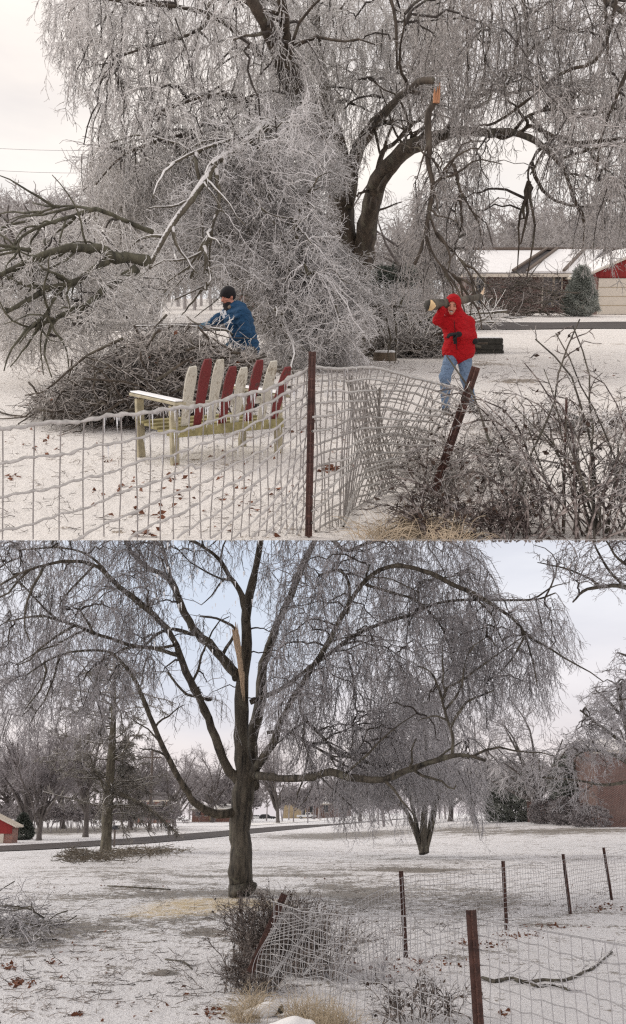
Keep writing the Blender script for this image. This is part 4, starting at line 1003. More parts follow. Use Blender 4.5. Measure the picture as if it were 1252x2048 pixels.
for (p0, p1) in (((1024, dh), (1090, dh+5.8)), ((1052, dh), (1110, dh+5.8)), ((1125, dh), (1165, dh+5.8))):
    y0, y1 = p0[1], p1[1]; g.beam((X_(p0[0], y0), y0, zz(y0)+.2), (X_(p1[0], y1), y1, zz(y1)+.2), .20, .12, (0,0,1))
part(roof, 'roof_rib', g.vf, M['brownfascia'])
g = Geo(); g.box((xl-.4, dh-.06, ze-.22), (xr-.2, dh-.01, ze-.01)); part(house, 'gutter', g.vf, M['trim'])
for (px, w_) in ((962, .5), (1098, .55), (1118, .4)):
    x = X_(px, dh); g = Geo(); g.box((x-w_/2, dh+.5, hz0+.5), (x+w_/2, dh+.59, ze-.3)); wn = part(house, 'window', g.vf, M['glass'])
    g = Geo(); g.box((x-w_/2-.10, dh+.46, hz0+.4), (x-w_/2-.01, dh+.585, ze-.2)); g.box((x+w_/2+.01, dh+.46, hz0+.4), (x+w_/2+.10, dh+.585, ze-.2)); part(wn, 'frame', g.vf, M['trim'])
# garage wing
dg = dh-4; zg = float(zA(25, dg))
gl = X_(1172, dg); gc = X_(1300, dg); gr_ = 2*gc-gl; zge = Z_(548, dg); zga = Z_(490, dg)
g = Geo(); g.box((gl+.45, dg+.25, zg-.3), (gr_-.45, dh+.5, zge-.15)); part(house, 'wall', g.vf, M['brick'], label='brick wall of the garage wing')
g = Geo(); zt = lambda x: zge+(zga-zge)*(1-abs(x-gc)/(gc-gl))
g.add([(gl+.4, dg+.10, zge-.16), (gr_-.4, dg+.10, zge-.16), (gr_-.4, dg+.10, zt(gr_-.4)-.16), (gc, dg+.10, zga-.16), (gl+.4, dg+.10, zt(gl+.4)-.16), (gl+.4, dg+.24, zge-.16), (gr_-.4, dg+.24, zge-.16), (gr_-.4, dg+.24, zt(gr_-.4)-.16), (gc, dg+.24, zga-.16), (gl+.4, dg+.24, zt(gl+.4)-.16)],
      [(0,1,2,3,4), (9,8,7,6,5), (0,5,6,1), (1,6,7,2), (2,7,8,3), (3,8,9,4), (4,9,5,0)])
gd0 = X_(1197, dg)
g.box((gd0-.0, dg+.16, zg+2.18), (gr_-1.2, dg+.245, zge-.165))
x = gl+.45
while x < gr_-.4: g.box((x, dg+.075, zge-.15 if x < gd0 else zg+2.2), (x+.035, dg+.10, zt(x)-.17)); x += .3
part(house, 'gable', g.vf, M['reds'])
g = Geo(); g.box((gd0, dg+.17, zg+.02), (gd0+4.9, dg+.24, zg+2.15)); 
gdoor = part(house, 'garage_door', g.vf, M['trim'])
g = Geo()
for k in range(1, 4): g.box((gd0+.02, dg+.155, zg+k*.54-.01), (gd0+4.88, dg+.169, zg+k*.54+.02))
part(gdoor, 'panel_seam', g.vf, M['tan'])
g = Geo()
for s in (0, 1):
    xo = gl-.25 if s == 0 else gr_+.25; zo = zge-.12
    q_ = [(xo, dg-.1, zo), (gc, dg-.1, zga), (gc, dh+4, zga), (xo, dh+4, zo)]; q_ = q_ if s == 0 else q_[::-1]; g.slab(q_, .12)
rf2 = part(house, 'roof', g.vf, M['trim'], label='cream-edged garage roof'); g = Geo()
g.slab([(gl-.15, dg, zge-.02), (gc, dg, zga+.09), (gc, dh+3.9, zga+.09), (gl-.15, dh+3.9, zge-.02)], .07); part(rf2, 'snow', g.vf, M['roofsnow'])
# ---- evergreens by the house
def conifer(name, label, fr, base, h, wd, seed, mt, n=2600, r=.02, shape='cone', ice='twfar', L=None):
    q = np.random.default_rng(seed); t = thing(name, label, 'evergreen', fr, base)
    T0 = Tubes(); T0.add(cat([base, base+np.array([0,0,h*.5]), base+np.array([0,0,h*.93])], 6), np.linspace(.05*wd, .01*wd, 6), 6); part(t, 'trunk', T0.build(), M['barkfar'])
    u = q.uniform(.02, 1, n)
    prof = (lambda u: (1-u)**.6*np.minimum(1, .35+4*u)) if shape == 'cone' else (lambda u: np.sqrt(np.clip(1-(u-.4)**2/.4, .02, 1)))
    a = q.uniform(0, 6.283, n); rr3 = wd*prof(u)*(1+.14*np.sin(a*5+u*20))*q.uniform(.55, 1.0, n)**.5
    c = base+np.stack([rr3*np.cos(a), rr3*np.sin(a), u*h], -1); d = nrm(np.stack([np.cos(a), np.sin(a), q.uniform(-.2, .7, n)], -1)+q.normal(0, .45, (n, 3)))
    L = L or (.08*h, .16*h); ll = q.uniform(*L, n)[:, None]
    s = np.stack([c-d*ll*.4, c, c+d*ll*.6], 1); T = Tubes(); T.add(s, taper(n, 3, r, r*.5, q)); f = spawn(s, 5, .2, 1, (L[0]*.4, L[1]*.5), 45, -.1, 3, q); T.add(f, taper(len(f), 3, r*.7, r*.4, q))
    part(t, 'crown', T.build(), M[mt]); return t
conifer('conical_evergreen', 'clipped cone-shaped frosted evergreen beside the garage of the upper house', 'A', onG('A', 1161, 59), 2.75, 1.05, 111, 'needle3', 3000, .016)
conifer('evergreen_shrub', 'dark green evergreen shrub behind the right side of the weeping tree trunk', 'A', onG('A', 790, 44), 2.6, 1.6, 112, 'needle', 2600, .02, 'ball')
# distant brick wall piece behind the man in blue
g = Geo(); b0 = onG('A', 548, 78); g.box((b0[0]-3.2, 78, b0[2]-.3), (b0[0]+3.2, 84, b0[2]+2.9)); hh = thing('house', 'small distant brick house glimpsed between the twigs behind the man in blue', 'house', 'A', b0); part(hh, 'wall', g.vf, M['brick'])
g = Geo(); g.slab([(b0[0]-3.6, 77.6, b0[2]+2.9), (b0[0]+3.6, 77.6, b0[2]+2.9), (b0[0]+3.6, 81, b0[2]+4.3), (b0[0]-3.6, 81, b0[2]+4.3)], .12); g.slab([(b0[0]-3.6, 81, b0[2]+4.3), (b0[0]+3.6, 81, b0[2]+4.3), (b0[0]+3.6, 84.4, b0[2]+2.9), (b0[0]-3.6, 84.4, b0[2]+2.9)], .12); part(hh, 'roof', g.vf, M['roofsnow'])
# ---- overhead lines
for (y0, y1, x0, x1, d, lb) in ((294,296,-60,330,60,'highest overhead cable in the left part of the upper sky'), (338,342,-60,330,60,'second overhead cable from the top in the left part of the upper sky'), (372,425,-60,420,62,'slanting overhead cable above the frosted wood at the left'), (404,412,-60,620,62,'long level overhead cable crossing the frosted wood'), (425,430,-60,620,63,'overhead cable just below the level cable over the frosted wood'), (458,470,-60,420,62,'lowest overhead cable over the frosted wood'), (402,396,900,1320,70,'upper cable seen in the sky gap left of the house'), (420,415,900,1320,70,'lower cable seen in the sky gap left of the house')):
    T = Tubes(); xs = np.linspace(x0, x1, 20); ys = np.linspace(y0, y1, 20)+6*np.sin(np.linspace(0, 3.14, 20)); T.add(P('A', xs, ys, d), np.full(20, .012), 5)
    solo('power_line', T.build(), M['cable'], lb, 'cable', 'A', P('A', x0, y0, d), 'overhead cables over the upper yard')

# =================================================================== PEOPLE
def rotm(rx=0, ry=0, rz=0): return np.array((Matrix.Rotation(rz,3,'Z')@Matrix.Rotation(ry,3,'Y')@Matrix.Rotation(rx,3,'X')))
def head_prims(c, Rm):
    """head centred at c; local frame: -y is the face, z up"""
    L = lambda v: c+Rm@np.array(v)
    return [('e', L((0,.012,.03)), (.078,.095,.095), Rm), ('e', L((0,-.02,-.045)), (.058,.070,.072), Rm), ('e', L((0,-.062,-.095)), (.026,.022,.022), Rm),
            ('c', L((0,-.092,.015)), L((0,-.112,-.025)), .010, .016), ('e', L((0,-.115,-.028)), (.019,.016,.012), Rm), ('e', L((.034,-.078,.032)), (.026,.016,.010), Rm), ('e', L((-.034,-.078,.032)), (.026,.016,.010), Rm),
            ('e', L((.045,-.066,-.022)), (.022,.018,.018), Rm), ('e', L((-.045,-.066,-.022)), (.022,.018,.018), Rm), ('e', L((.079,.012,-.005)), (.012,.02,.032), Rm), ('e', L((-.079,.012,-.005)), (.012,.02,.032), Rm),
            ('e', L((0,-.090,-.064)), (.026,.012,.009), Rm)]
def hand_prims(w, d, n, s=1.0, side=1, curl=.9):
    """hand from wrist w pointing along d with palm normal n; fingers curl towards n"""
    d = nrm(np.array(d, float)); n = np.array(n, float); n = nrm(n-(n@d)*d); c = np.cross(d, n)*side; w = np.array(w, float); out = []
    palm = w+d*.05*s
    for k in (-1.4, -.5, .5, 1.4): out.append(('c', w+c*.008*k*s, w+d*.088*s+c*.019*k*s, .017*s, .0135*s))
    for k, L in ((-1.5, .060), (-.5, .076), (.5, .082), (1.5, .072)):
        p = w+d*.088*s+c*.0205*k*s; dd = nrm(d+n*.25*curl)
        for j, (fl_, r) in enumerate(((.45, .0105), (.32, .0097), (.23, .0088))):
            q_ = p+dd*L*fl_*s; out.append(('c', p, q_, r*s, r*.93*s)); p = q_; dd = nrm(dd+n*(.9+.2*j)*curl)
    p = w+d*.025*s+c*.026*s; dd = nrm(c*.8+d*.6+n*.35)
    for L, r in ((.042, .0135), (.032, .0115), (.025, .010)):
        q_ = p+dd*L*s; out.append(('c', p, q_, r*s, r*.94*s)); p = q_; dd = nrm(dd-c*.35+n*.45*curl+d*.25)
    return out
def face_bits(par, c, Rm, smile=True):
    L = lambda v: c+Rm@np.array(v)
    for sx in (-1, 1):
        part(par, 'eye', sdf_mesh([('e', L((.032*sx,-.079,.018)), (.013,.010,.007), Rm)], .003, .002, .01), M['eye'], True)
        part(par, 'eyebrow', sdf_mesh([('e', L((.034*sx,-.090,.038)), (.022,.006,.005), Rm)], .003, .002, .01), M['hair'], True)
    V, Fq = sdf_mesh([('e', L((0,-.099,-.066)), (.024,.006,.008 if smile else .004), Rm)], .003, .002, .01); part(par, 'mouth', (V, Fq), M['teeth'] if smile else M['hair'], True)
# --- man in red: striding towards us, log on his shoulder
dR = 14.7; kR = dR/F
def pr(x, y, dy=0.): return P('A', x, y, dR+dy)
gR = float(zA(2.1, dR))
man = thing('person', 'man in a red hooded jacket and blue jeans striding with a log on his shoulder', 'person', 'A', np.array([pr(915, 800)[0], dR, gR]))
hc = pr(905, 612, -.04); Rr = rotm(rx=R(10), rz=R(-12), ry=R(6))
sL, sR = pr(890, 645, .02), pr(936, 646, .06); eL, hL = pr(876, 640, -.08), pr(884, 619, -.16); eR, hR = pr(943, 676, .0), pr(916, 668, -.26)
pel = pr(917, 703, .02); chest = pr(914, 660, .03); hipL, hipR = pr(905, 708, .0), pr(929, 708, .04)
kL, kR2 = pr(890, 754, -.16), pr(932, 757, -.06); aL = np.array([pr(891, 800)[0], dR-.05, gR+.11]); aR = np.array([pr(951, 800)[0], dR+.30, gR+.13])
body = head_prims(hc, Rr)+[('c', hc+np.array([0,.02,-.07]), chest+np.array([0,0,.16]), .055, .065), ('c', chest+np.array([0,0,.10]), pel, .13, .13), ('c', sL, sR, .07, .07), ('c', sL, eL, .045, .04), ('c', eL, hL, .038, .028), ('c', sR, eR, .045, .04), ('c', eR, hR, .038, .028),
        ('c', hipL, kL, .078, .055), ('c', kL, aL, .052, .038), ('c', hipR, kR2, .078, .055), ('c', kR2, aR, .052, .038)]
bd = part(man, 'body', sdf_mesh(body, .011, .02), M['skin'], True)
face_bits(man, hc, Rr, True)
part(man, 'moustache', sdf_mesh([('e', hc+Rr@np.array((.014,-.106,-.052)), (.018,.008,.006), Rr), ('e', hc+Rr@np.array((-.014,-.106,-.052)), (.018,.008,.006), Rr)], .003, .003, .01), M['hair'], True)
jk = [('c', chest+np.array([0,.0,.14]), chest+np.array([0,.0,-.02]), .155, .19), ('c', chest, pel+np.array([0,0,.0]), .195, .18), ('c', pel+np.array([.09,0,.02]), pel+np.array([-.09,0,.02]), .155, .155), ('c', sL, sR, .095, .095), ('c', sL, eL, .088, .07), ('c', eL, hL, .07, .052), ('c', sR, eR, .092, .078), ('c', eR, hR+(eR-hR)*.22, .076, .055)]
jp = sdf_mesh(jk, .011, .045)
ww = jp[0]; qn = np.sin(ww[:, 2]*55+3*np.sin(ww[:, 0]*18))*np.sin(ww[:, 0]*35+ww[:, 2]*20)*.005; ww[:, 0] += qn; ww[:, 1] += qn
jko = part(man, 'jacket', (ww, jp[1]), M['redcloth'], True)
hood = [('e', hc+Rr@np.array((0,.03,.035)), (.118,.128,.135), Rr), ('c', hc+Rr@np.array((0,.06,-.03)), chest+np.array([0,.03,.19]), .115, .12), ('e', hc+Rr@np.array((0,.03,-.11)), (.11,.10,.07), Rr)]
hood += [('e', hc+Rr@np.array((0,-.115,-.010)), (.070,.115,.094), Rr, 'neg')]
part(man, 'hood', sdf_mesh(hood, .008, .03), M['redcloth'], True)
g = Geo(); g.beam(pr(908, 640, -.175), pr(914, 699, -.165), .008, .006, (0,1,0)); part(jko, 'zip', g.vf, M['blackcloth'])
part(jko, 'elbow_patch', sdf_mesh([('e', eR+np.array([.02,-.03,-.03]), (.078,.065,.055), rotm(ry=.5))], .008, .01), M['blackcloth'], True)
jn = [('c', pel+np.array([-.06,0,.02]), pel+np.array([.06,0,.02]), .125, .125), ('c', hipL, kL, .112, .082), ('c', kL, aL+np.array([0,0,.02]), .08, .064), ('c', hipR, kR2, .112, .082), ('c', kR2, aR+np.array([0,0,.02]), .08, .064)]
jp = sdf_mesh(jn, .010, .035); ww = jp[0]; qn = np.sin(ww[:, 2]*48+4*np.sin(ww[:, 0]*20))*.004; ww[:, 0] += qn; ww[:, 1] += qn
part(man, 'jeans', (ww, jp[1]), M['jeans'], True)
for a_, rz_ in ((aL, 0), (aR, .5)):
    f = a_*np.array([1,1,0])+np.array([0,0,gR+.045]); part(man, 'boot', sdf_mesh([('c', a_+np.array([0,0,.03]), f+np.array([0,.02,.03]), .06, .055), ('c', f+np.array([0,.04,0]), f+np.array([.02,-.15,0]), .045, .043)], .009, .03), M['boot'], True)
part(man, 'glove', sdf_mesh(hand_prims(hR+np.array([.02,.02,0]), (-1,-.15,-.05), (0,.3,-1), 1.15, 1, .6)+[('c', hR+(eR-hR)*.25, hR, .045, .036)], .005, .008, .02), M['blackcloth'], True)
part(man, 'glove', sdf_mesh(hand_prims(hL+np.array([.0,-.0,-.02]), (-.15,.1,1), (.2,1,.25), 1.1, 1, 1.0)+[('c', hL+(eL-hL)*.15, hL, .045, .036)], .005, .008, .02), M['blackcloth'], True)
g = Geo(); g.beam(pr(909,672,-.24), pr(911,688,-.24), .05, .03, (0,1,0)); part(man, 'knife_sheath', g.vf, M['blackcloth'], bevel=.008)
# log across his shoulders
lg = thing('log', 'cut log with pale split ends lying across the shoulders of the man in red', 'log', 'A', pr(905, 603, .10))
q9 = np.random.default_rng(120)
p0, p1 = pr(859, 610, -.24), pr(962, 593, .32); T = Tubes(); pp = cat([p0, p0*.6+p1*.4+np.array([0,0,-.015]), p1], 10); T.add(pp, np.linspace(.080, .042, 10)*(1+q9.normal(0,.05,10)), 12, True); part(lg, 'bark', T.build(), M['barkB'], True)
T = Tubes(); dl_ = nrm(p1-p0); T.add(np.stack([p0-dl_*.004-np.array([0,.012,0]), p0+dl_*.03-np.array([0,.03,.01]), p0+dl_*.11-np.array([0,.052,.018])]), np.array([.080,.076,.03]), 10, True); part(lg, 'cut_face', T.build(), M['cutwood'], True)
T = Tubes(); T.add(np.stack([p0-dl_*.07, p0-dl_*.04, p0-dl_*.005]), np.array([.04,.068,.07]), 12, True); part(lg, 'log_end', T.build(), M['darkblock'], True)
T = Tubes()
for i in range(6):
    a = p1-dl_*.02+q9.normal(0,.012,3); T.add(np.stack([a, a+dl_*.04+np.array([0,0,.03]), a+dl_*q9.uniform(.05,.09)+np.array([0,0,q9.uniform(.03,.12)])]), np.array([.022,.015,.004]), 5)
part(lg, 'splintered_end', T.build(), M['freshwood'], True)
# --- man in blue, bending over the heap, facing left
dU = 15.3
def pu(x, y, dy=0.): return P('A', x, y, dU+dy)
gU = float(zA(-1.1, dU))
man2 = thing('person', 'man in a blue jacket and black knit cap bending over the brush heap', 'person', 'A', np.array([pu(495, 800)[0], dU, gU]))
hc = pu(456, 594, 0); Rb = rotm(rx=R(16), rz=0); Rb = rotm(rz=R(-50))@rotm(rx=R(14))
chest = pu(477, 640, .02); pel = pu(493, 700, .05); sN, sF = pu(484, 628, -.17), pu(462, 625, .17); eN, hN = pu(491, 664, -.24), pu(462, 683, -.2); eF, hF = pu(438, 638, .1), pu(417, 646, -.02)
hN2, hF2 = pu(500, 706, -.08), pu(500, 706, .12); kN, kF = pu(494, 760, -.12), pu(507, 765, .2); aN = np.array([pu(505,800)[0], dU-.08, gU+.1]); aF = np.array([pu(520,800)[0], dU+.25, gU+.1])
body = head_prims(hc, Rb)+[('c', hc+np.array([.02,0,-.07]), chest+np.array([-.02,0,.15]), .055, .065), ('c', chest+np.array([0,0,.08]), pel, .13, .13), ('c', sN, sF, .07, .07), ('c', sN, eN, .045, .04), ('c', eN, hN, .038, .028), ('c', sF, eF, .045, .04), ('c', eF, hF, .038, .028),
        ('c', hN2, kN, .078, .055), ('c', kN, aN, .052, .038), ('c', hF2, kF, .078, .055), ('c', kF, aF, .052, .038)]
part(man2, 'body', sdf_mesh(body, .011, .02), M['skin'], True); face_bits(man2, hc, Rb, False)
jk = [('c', chest+np.array([-.02,.0,.12]), chest, .17, .21), ('c', chest, pel+np.array([0,0,.02]), .215, .20), ('c', sN, sF, .11, .11), ('c', sN, eN, .105, .085), ('c', eN, hN+(eN-hN)*.2, .082, .06), ('c', sF, eF, .10, .08), ('c', eF, hF+(eF-hF)*.25, .078, .058)]
jp = sdf_mesh(jk, .011, .04); ww = jp[0]; qn = np.sin(ww[:, 2]*62+2*np.sin(ww[:, 0]*14))*.007; ww[:, 0] += qn; ww[:, 1] += qn*.6
jko = part(man2, 'jacket', (ww, jp[1]), M['bluecloth'], True)
part(jko, 'collar', sdf_mesh([('c', hc+np.array([.07,.05,-.10]), hc+np.array([.03,-.09,-.15]), .035, .03), ('c', hc+np.array([.09,.0,-.10]), hc+np.array([.07,-.06,-.13]), .035, .03)], .008, .02), M['collar'], True)
g = Geo()
for i, (x, y) in enumerate(((443,622), (446,627), (449,621))): g.beam(pu(x, y, -.215), pu(x+2, y+9, -.215), .035, .012, (0,1,0))
part(jko, 'chest_print', g.vf, M['whitepatch'], bevel=.003)
part(man2, 'neck_gaiter', sdf_mesh([('c', hc+np.array([0,0,-.12]), hc+np.array([.025,0,-.17]), .080, .10), ('e', hc+Rb@np.array((0,-.02,-.125)), (.062,.06,.03), Rb)], .008, .02), M['blackcloth'], True)
part(man2, 'knit_cap', sdf_mesh([('e', hc+Rb@np.array((0,.018,.062)), (.096,.112,.098), Rb), ('c', hc+Rb@np.array((0,-.03,.045)), hc+Rb@np.array((0,.05,.02)), .083, .088), ('e', hc+Rb@np.array((0,-.12,-.055)), (.09,.10,.09), Rb, 'neg')], .007, .02), M['blackcloth'], True)
jp = sdf_mesh([('c', pel+np.array([0,-.06,.0]), pel+np.array([0,.06,.0]), .135, .135), ('c', hN2, kN, .115, .085), ('c', kN, aN, .08, .068), ('c', hF2, kF, .115, .085), ('c', kF, aF, .08, .068)], .011, .03); part(man2, 'trousers', jp, M['greycloth'], True)
for a_ in (aN, aF):
    f = a_*np.array([1,1,0])+np.array([0,0,gU+.045]); part(man2, 'boot', sdf_mesh([('c', a_+np.array([0,0,.03]), f+np.array([.02,0,.03]), .06, .055), ('c', f+np.array([.04,0,0]), f+np.array([-.15,-.02,0]), .045, .043)], .009, .03), M['boot'], True)
part(man2, 'glove', sdf_mesh(hand_prims(hN, nrm(hN-eN), (-.3,.1,-1), 1.15, 1, .8)+[('c', hN+(eN-hN)*.25, hN, .045, .036)], .005, .008, .02), M['tealcloth'], True)
part(man2, 'glove', sdf_mesh(hand_prims(hF, nrm(hF-eF), (-.3,.1,-1), 1.15, -1, .8)+[('c', hF+(eF-hF)*.25, hF, .045, .036)], .005, .008, .02), M['tealcloth'], True)
# branch he holds
qb = np.random.default_rng(122); T = Tubes(); hp = hF+nrm(hF-eF)*.10+np.array([0,0,-.035])
mb = cat([hp+np.array([-1.0,-.1,.02]), hp+np.array([-.45,0,.03]), hp, hp+np.array([.35,-.25,-.03]), hN+nrm(hN-eN)*.1+np.array([.1,0,.15])], 14); T.add(mb, np.linspace(.014, .022, 14), 7, True)
T2 = Tubes(); s = spawn(mb[None], 16, 0, 1, (.2,.5), 45, .05, 5, qb); T2.add(s, taper(16, 5, .009, .005, qb)); s2 = spawn(s, 4, .2, 1, (.08,.2), 45, 0, 3, qb); T2.add(s2, taper(len(s2), 3, .006, .003, qb))
brn = thing('branch', 'forked iced branch held by the man in blue', 'branch', 'A', hp); part(brn, 'stem', T.build(), M['barkIce'], True); part(brn, 'twigs', T2.build(), M['twAw'])

# =================================================================== LOWER YARD
rng = np.random.default_rng(201); L_ = []
def lb_(rows, **k): L_.append(limb('B', rows, rng, **k))
D0 = 27.0
lb_([(484,1780,D0,60), (484,1772,D0,50), (483,1755,D0,45), (482,1700,D0,40), (481,1650,D0,39), (483,1600,D0,41), (486,1560,D0,40), (484,1500,D0,30), (483,1420,D0,28), (485,1350,D0,25), (490,1280,D0,21), (497,1200,27.2,19), (512,1130,27.4,15), (522,1080,27.6,13), (530,1000,28,10), (536,930,28,7)], gn=.25)
lb_([(492,1570,D0,26), (505,1500,27.6,22), (512,1430,28,22), (525,1350,28.4,20), (540,1290,28.8,17), (562,1230,29,14), (592,1160,29.3,13), (625,1090,29.6,12), (645,1020,30,9)])
lb_([(476,1570,D0,22), (450,1530,26.8,18), (430,1470,26.5,16), (405,1410,26.2,15), (385,1370,26,14), (360,1310,25.6,13), (335,1255,25.2,12), (290,1215,24.8,11), (235,1170,24.4,10), (190,1130,24,8), (130,1125,23.6,7), (60,1140,23.2,5), (0,1170,23,4)])
lb_([(482,1350,D0,22), (455,1325,27.2,20), (410,1285,27.4,18), (385,1245,27.6,16), (355,1190,27.8,14), (335,1155,28,12), (290,1130,28,10), (255,1095,28,8), (240,1050,28,6)])
lb_([(345,1168,27.9,9), (335,1130,28.2,7), (322,1080,28.4,6), (318,1020,28.6,5)])
lb_([(497,1240,27,13), (480,1190,26.8,12), (455,1140,26.4,9), (430,1110,26,7), (400,1090,25.6,6), (350,1066,25.2,5)])
lb_([(358,1315,25.6,9), (310,1295,25.2,8), (260,1290,24.8,8), (215,1275,24.4,7), (150,1250,24,6), (80,1230,23.6,4)])
lb_([(478,1628,D0,18), (430,1625,26.6,16), (395,1610,26.3,14), (370,1580,26,13), (345,1530,25.6,11), (315,1470,25.2,10), (290,1410,24.8,9), (270,1360,24.5,8), (240,1320,24.2,7), (200,1300,24,5), (120,1310,23.6,4), (50,1350,23.4,3)])
lb_([(495,1562,D0,20), (530,1510,26.6,15), (550,1480,26.4,14), (567,1430,26,12), (590,1390,25.7,12), (620,1340,25.3,11), (660,1280,25,11), (690,1220,24.7,10), (720,1170,24.4,9), (760,1140,24,9), (800,1132,23.7,9), (850,1140,23.4,9), (900,1165,23.1,9), (950,1190,22.9,8), (1000,1220,22.7,7), (1040,1250,22.5,6), (1060,1300,22.4,4), (1075,1370,22.4,3)])
lb_([(500,1405,D0,11), (560,1380,27.2,9), (600,1350,27,8), (640,1320,26.8,8), (700,1275,26.4,8), (760,1250,26,7), (820,1230,25.6,7), (880,1205,25.3,6), (960,1198,25,6), (1070,1198,24.6,4), (1110,1185,24.4,3)])
lb_([(496,1553,D0,18), (540,1553,26,14), (580,1556,25.2,14), (620,1553,24.4,14), (660,1543,23.8,14), (700,1552,23.4,14), (770,1555,23,13), (820,1540,22.8,12), (860,1525,22.6,11), (900,1512,22.4,10), (930,1510,22.3,7), (970,1520,22.2,5)])
lb_([(535,1468,26.5,7), (570,1460,26.4,6), (600,1475,26.2,5), (640,1500,26,5), (690,1530,25.8,4), (720,1548,25.7,3)])
lb_([(600,1370,25.7,8), (605,1430,25.8,6), (640,1470,25.6,6), (680,1515,25.4,4)])
lb_([(905,1512,22.4,7), (905,1470,22.4,6), (890,1420,22.4,5), (880,1380,22.6,4)])
lb_([(640,1060,29.8,9), (690,1100,29,8), (740,1085,28.4,7), (830,1060,27.6,6)])
lb_([(690,1225,24.7,7), (700,1180,25.4,6), (680,1140,26,6), (640,1150,26.4,5)])
lb_([(730,1170,24.3,6), (780,1185,24.6,6), (830,1200,24.8,5), (880,1250,24.6,4), (910,1330,24.4,3)])
lb_([(420,1400,26.3,8), (400,1395,25.8,6), (370,1385,25.4,5), (335,1345,25,4)])
lb_([(385,1268,27.5,8), (350,1258,27,7), (320,1265,26.6,6), (290,1290,26.2,5)])
lb_([(445,1310,27.2,7), (470,1262,26.8,6), (440,1240,26.6,5), (400,1232,26.4,4)])
lb_([(190,1130,24,6), (160,1160,24,5), (130,1195,24,4), (120,1240,24,3)]); lb_([(235,1170,24.4,6), (180,1112,24.8,5), (120,1095,25,4), (40,1100,25,3)])
L_ += fork('B', L_[1:14], rng, 6, (.8, 2.6), 45, -.05, (.035, .012))
cr = Crown('B', L_, 211)
cr.fill([(-40,1010), (330,1010), (345,1130), (330,1230), (310,1330), (260,1400), (180,1420), (80,1430), (-40,1450)], (22.8, 28), 820, Ls=(.5,1.4), nside=8, r=.0065)
cr.fill([(320,1010), (560,1010), (500,1100), (440,1150), (340,1130)], (25, 28.5), 110, Ls=(.3,.7), nside=6, r=.006, nfine=1)
cr.fill([(330,1240), (470,1220), (460,1420), (350,1420), (290,1350)], (25, 27.5), 40, Ls=(.3,.8), nside=6, r=.006, nfine=1)
cr.fill([(540,1030), (900,1010), (960,1090), (1000,1180), (840,1250), (700,1200), (560,1260), (530,1130)], (23.5, 30), 600, Ls=(.5,1.3), nside=8, r=.0065)
cr.fill([(540,1240), (700,1200), (850,1230), (960,1220), (960,1300), (900,1420), (880,1500), (740,1540), (600,1490), (520,1420)], (23.5, 28), 700, Ls=(.5,1.5), nside=8, r=.0065)
cr.fill([(900,1180), (1060,1190), (1140,1200), (1120,1300), (1090,1380), (960,1400), (880,1330)], (22, 25), 290, Ls=(.5,1.4), nside=8, r=.006)
cr.fill([(600,1480), (720,1540), (900,1500), (960,1520), (940,1560), (700,1620), (620,1560)], (24.4, 26.5), 150, Ls=(.4,1.1), nside=7, r=.0055)
tree = thing('large_tree', 'big spreading bare tree with thick dark trunk and drooping iced branches in the lower yard', 'tree', 'B', G('B', 484, 1777))
part(tree, 'trunk', limbmesh(L_, 12), M['barkB'], True); part(tree, 'branches', cr.T['branches'].build(), M['branch']); part(tree, 'crown', cr.T['crown'].build(), M['twB'])
# torn strip of pale wood on the main stem
qt = np.random.default_rng(205); T = Tubes()
ctr = np.array([(468,1243), (471,1262), (473,1282), (477,1300), (481,1325), (484,1352), (486,1380), (487,1404)], float)
for i in range(22):
    a0 = qt.uniform(0, .25) if i < 12 else qt.uniform(.1, .7); a1 = qt.uniform(.75, 1) if i < 12 else min(1, a0+qt.uniform(.1, .35)); u = np.linspace(a0, a1, 9); x = np.interp(u, np.linspace(0, 1, 8), ctr[:, 0])+qt.uniform(-5.5, 5.5)*(1-.45*u); y = np.interp(u, np.linspace(0, 1, 8), ctr[:, 1])
    if a0 < .12: x = x+np.where(u < .22, np.sign(qt.normal())*3.0*(1-u/.22), 0)
    w_ = np.array([.15,.7,1,1,.95,1,.9,.6,.1])*qt.uniform(.022, .045); T.add(P('B', x+qt.normal(0,.3,9), y, 26.66+qt.uniform(-.04,.04)), w_, 5)
part(tree, 'torn_wood', T.build(), M['freshwood'], label='long ragged strip of pale torn wood where the top broke away')
# ---- right multi-stem weeping tree
r2 = np.random.default_rng(221); L2 = []
Dd = 50
for rows in ([(847,1706,Dd,20), (847,1690,Dd,15), (848,1640,Dd,13), (850,1590,Dd,11), (855,1530,Dd,10), (850,1460,Dd,8), (840,1400,Dd,6)], [(843,1704,Dd,9), (836,1680,Dd,9), (822,1640,Dd,9), (803,1610,49.6,8), (780,1590,49.2,7), (750,1575,49,5)],
             [(852,1704,Dd,9), (860,1670,Dd,9), (868,1630,Dd,8), (880,1580,Dd,7), (900,1540,Dd,6), (930,1510,Dd,4)], [(844,1700,Dd,8), (834,1650,50.6,7), (822,1600,51,7), (805,1550,51,6), (790,1490,51,4)], [(850,1700,50.5,7), (859,1650,51,7), (872,1590,51,6), (882,1510,51,4)]):
    L2.append(limb('B', rows, r2, gn=.2))
L2 += fork('B', L2, r2, 6, (1, 3), 40, 0, (.05, .02), t0=.5)
c2 = Crown('B', L2, 223)
c2.fill([(700,1480), (740,1380), (820,1340), (900,1370), (950,1450), (980,1540), (940,1600), (900,1560), (800,1560), (720,1600), (680,1560)], (47.5, 52.5), 380, Ls=(1.0,2.4), nside=9, side=(.3,.8), r=.012, up=.8)
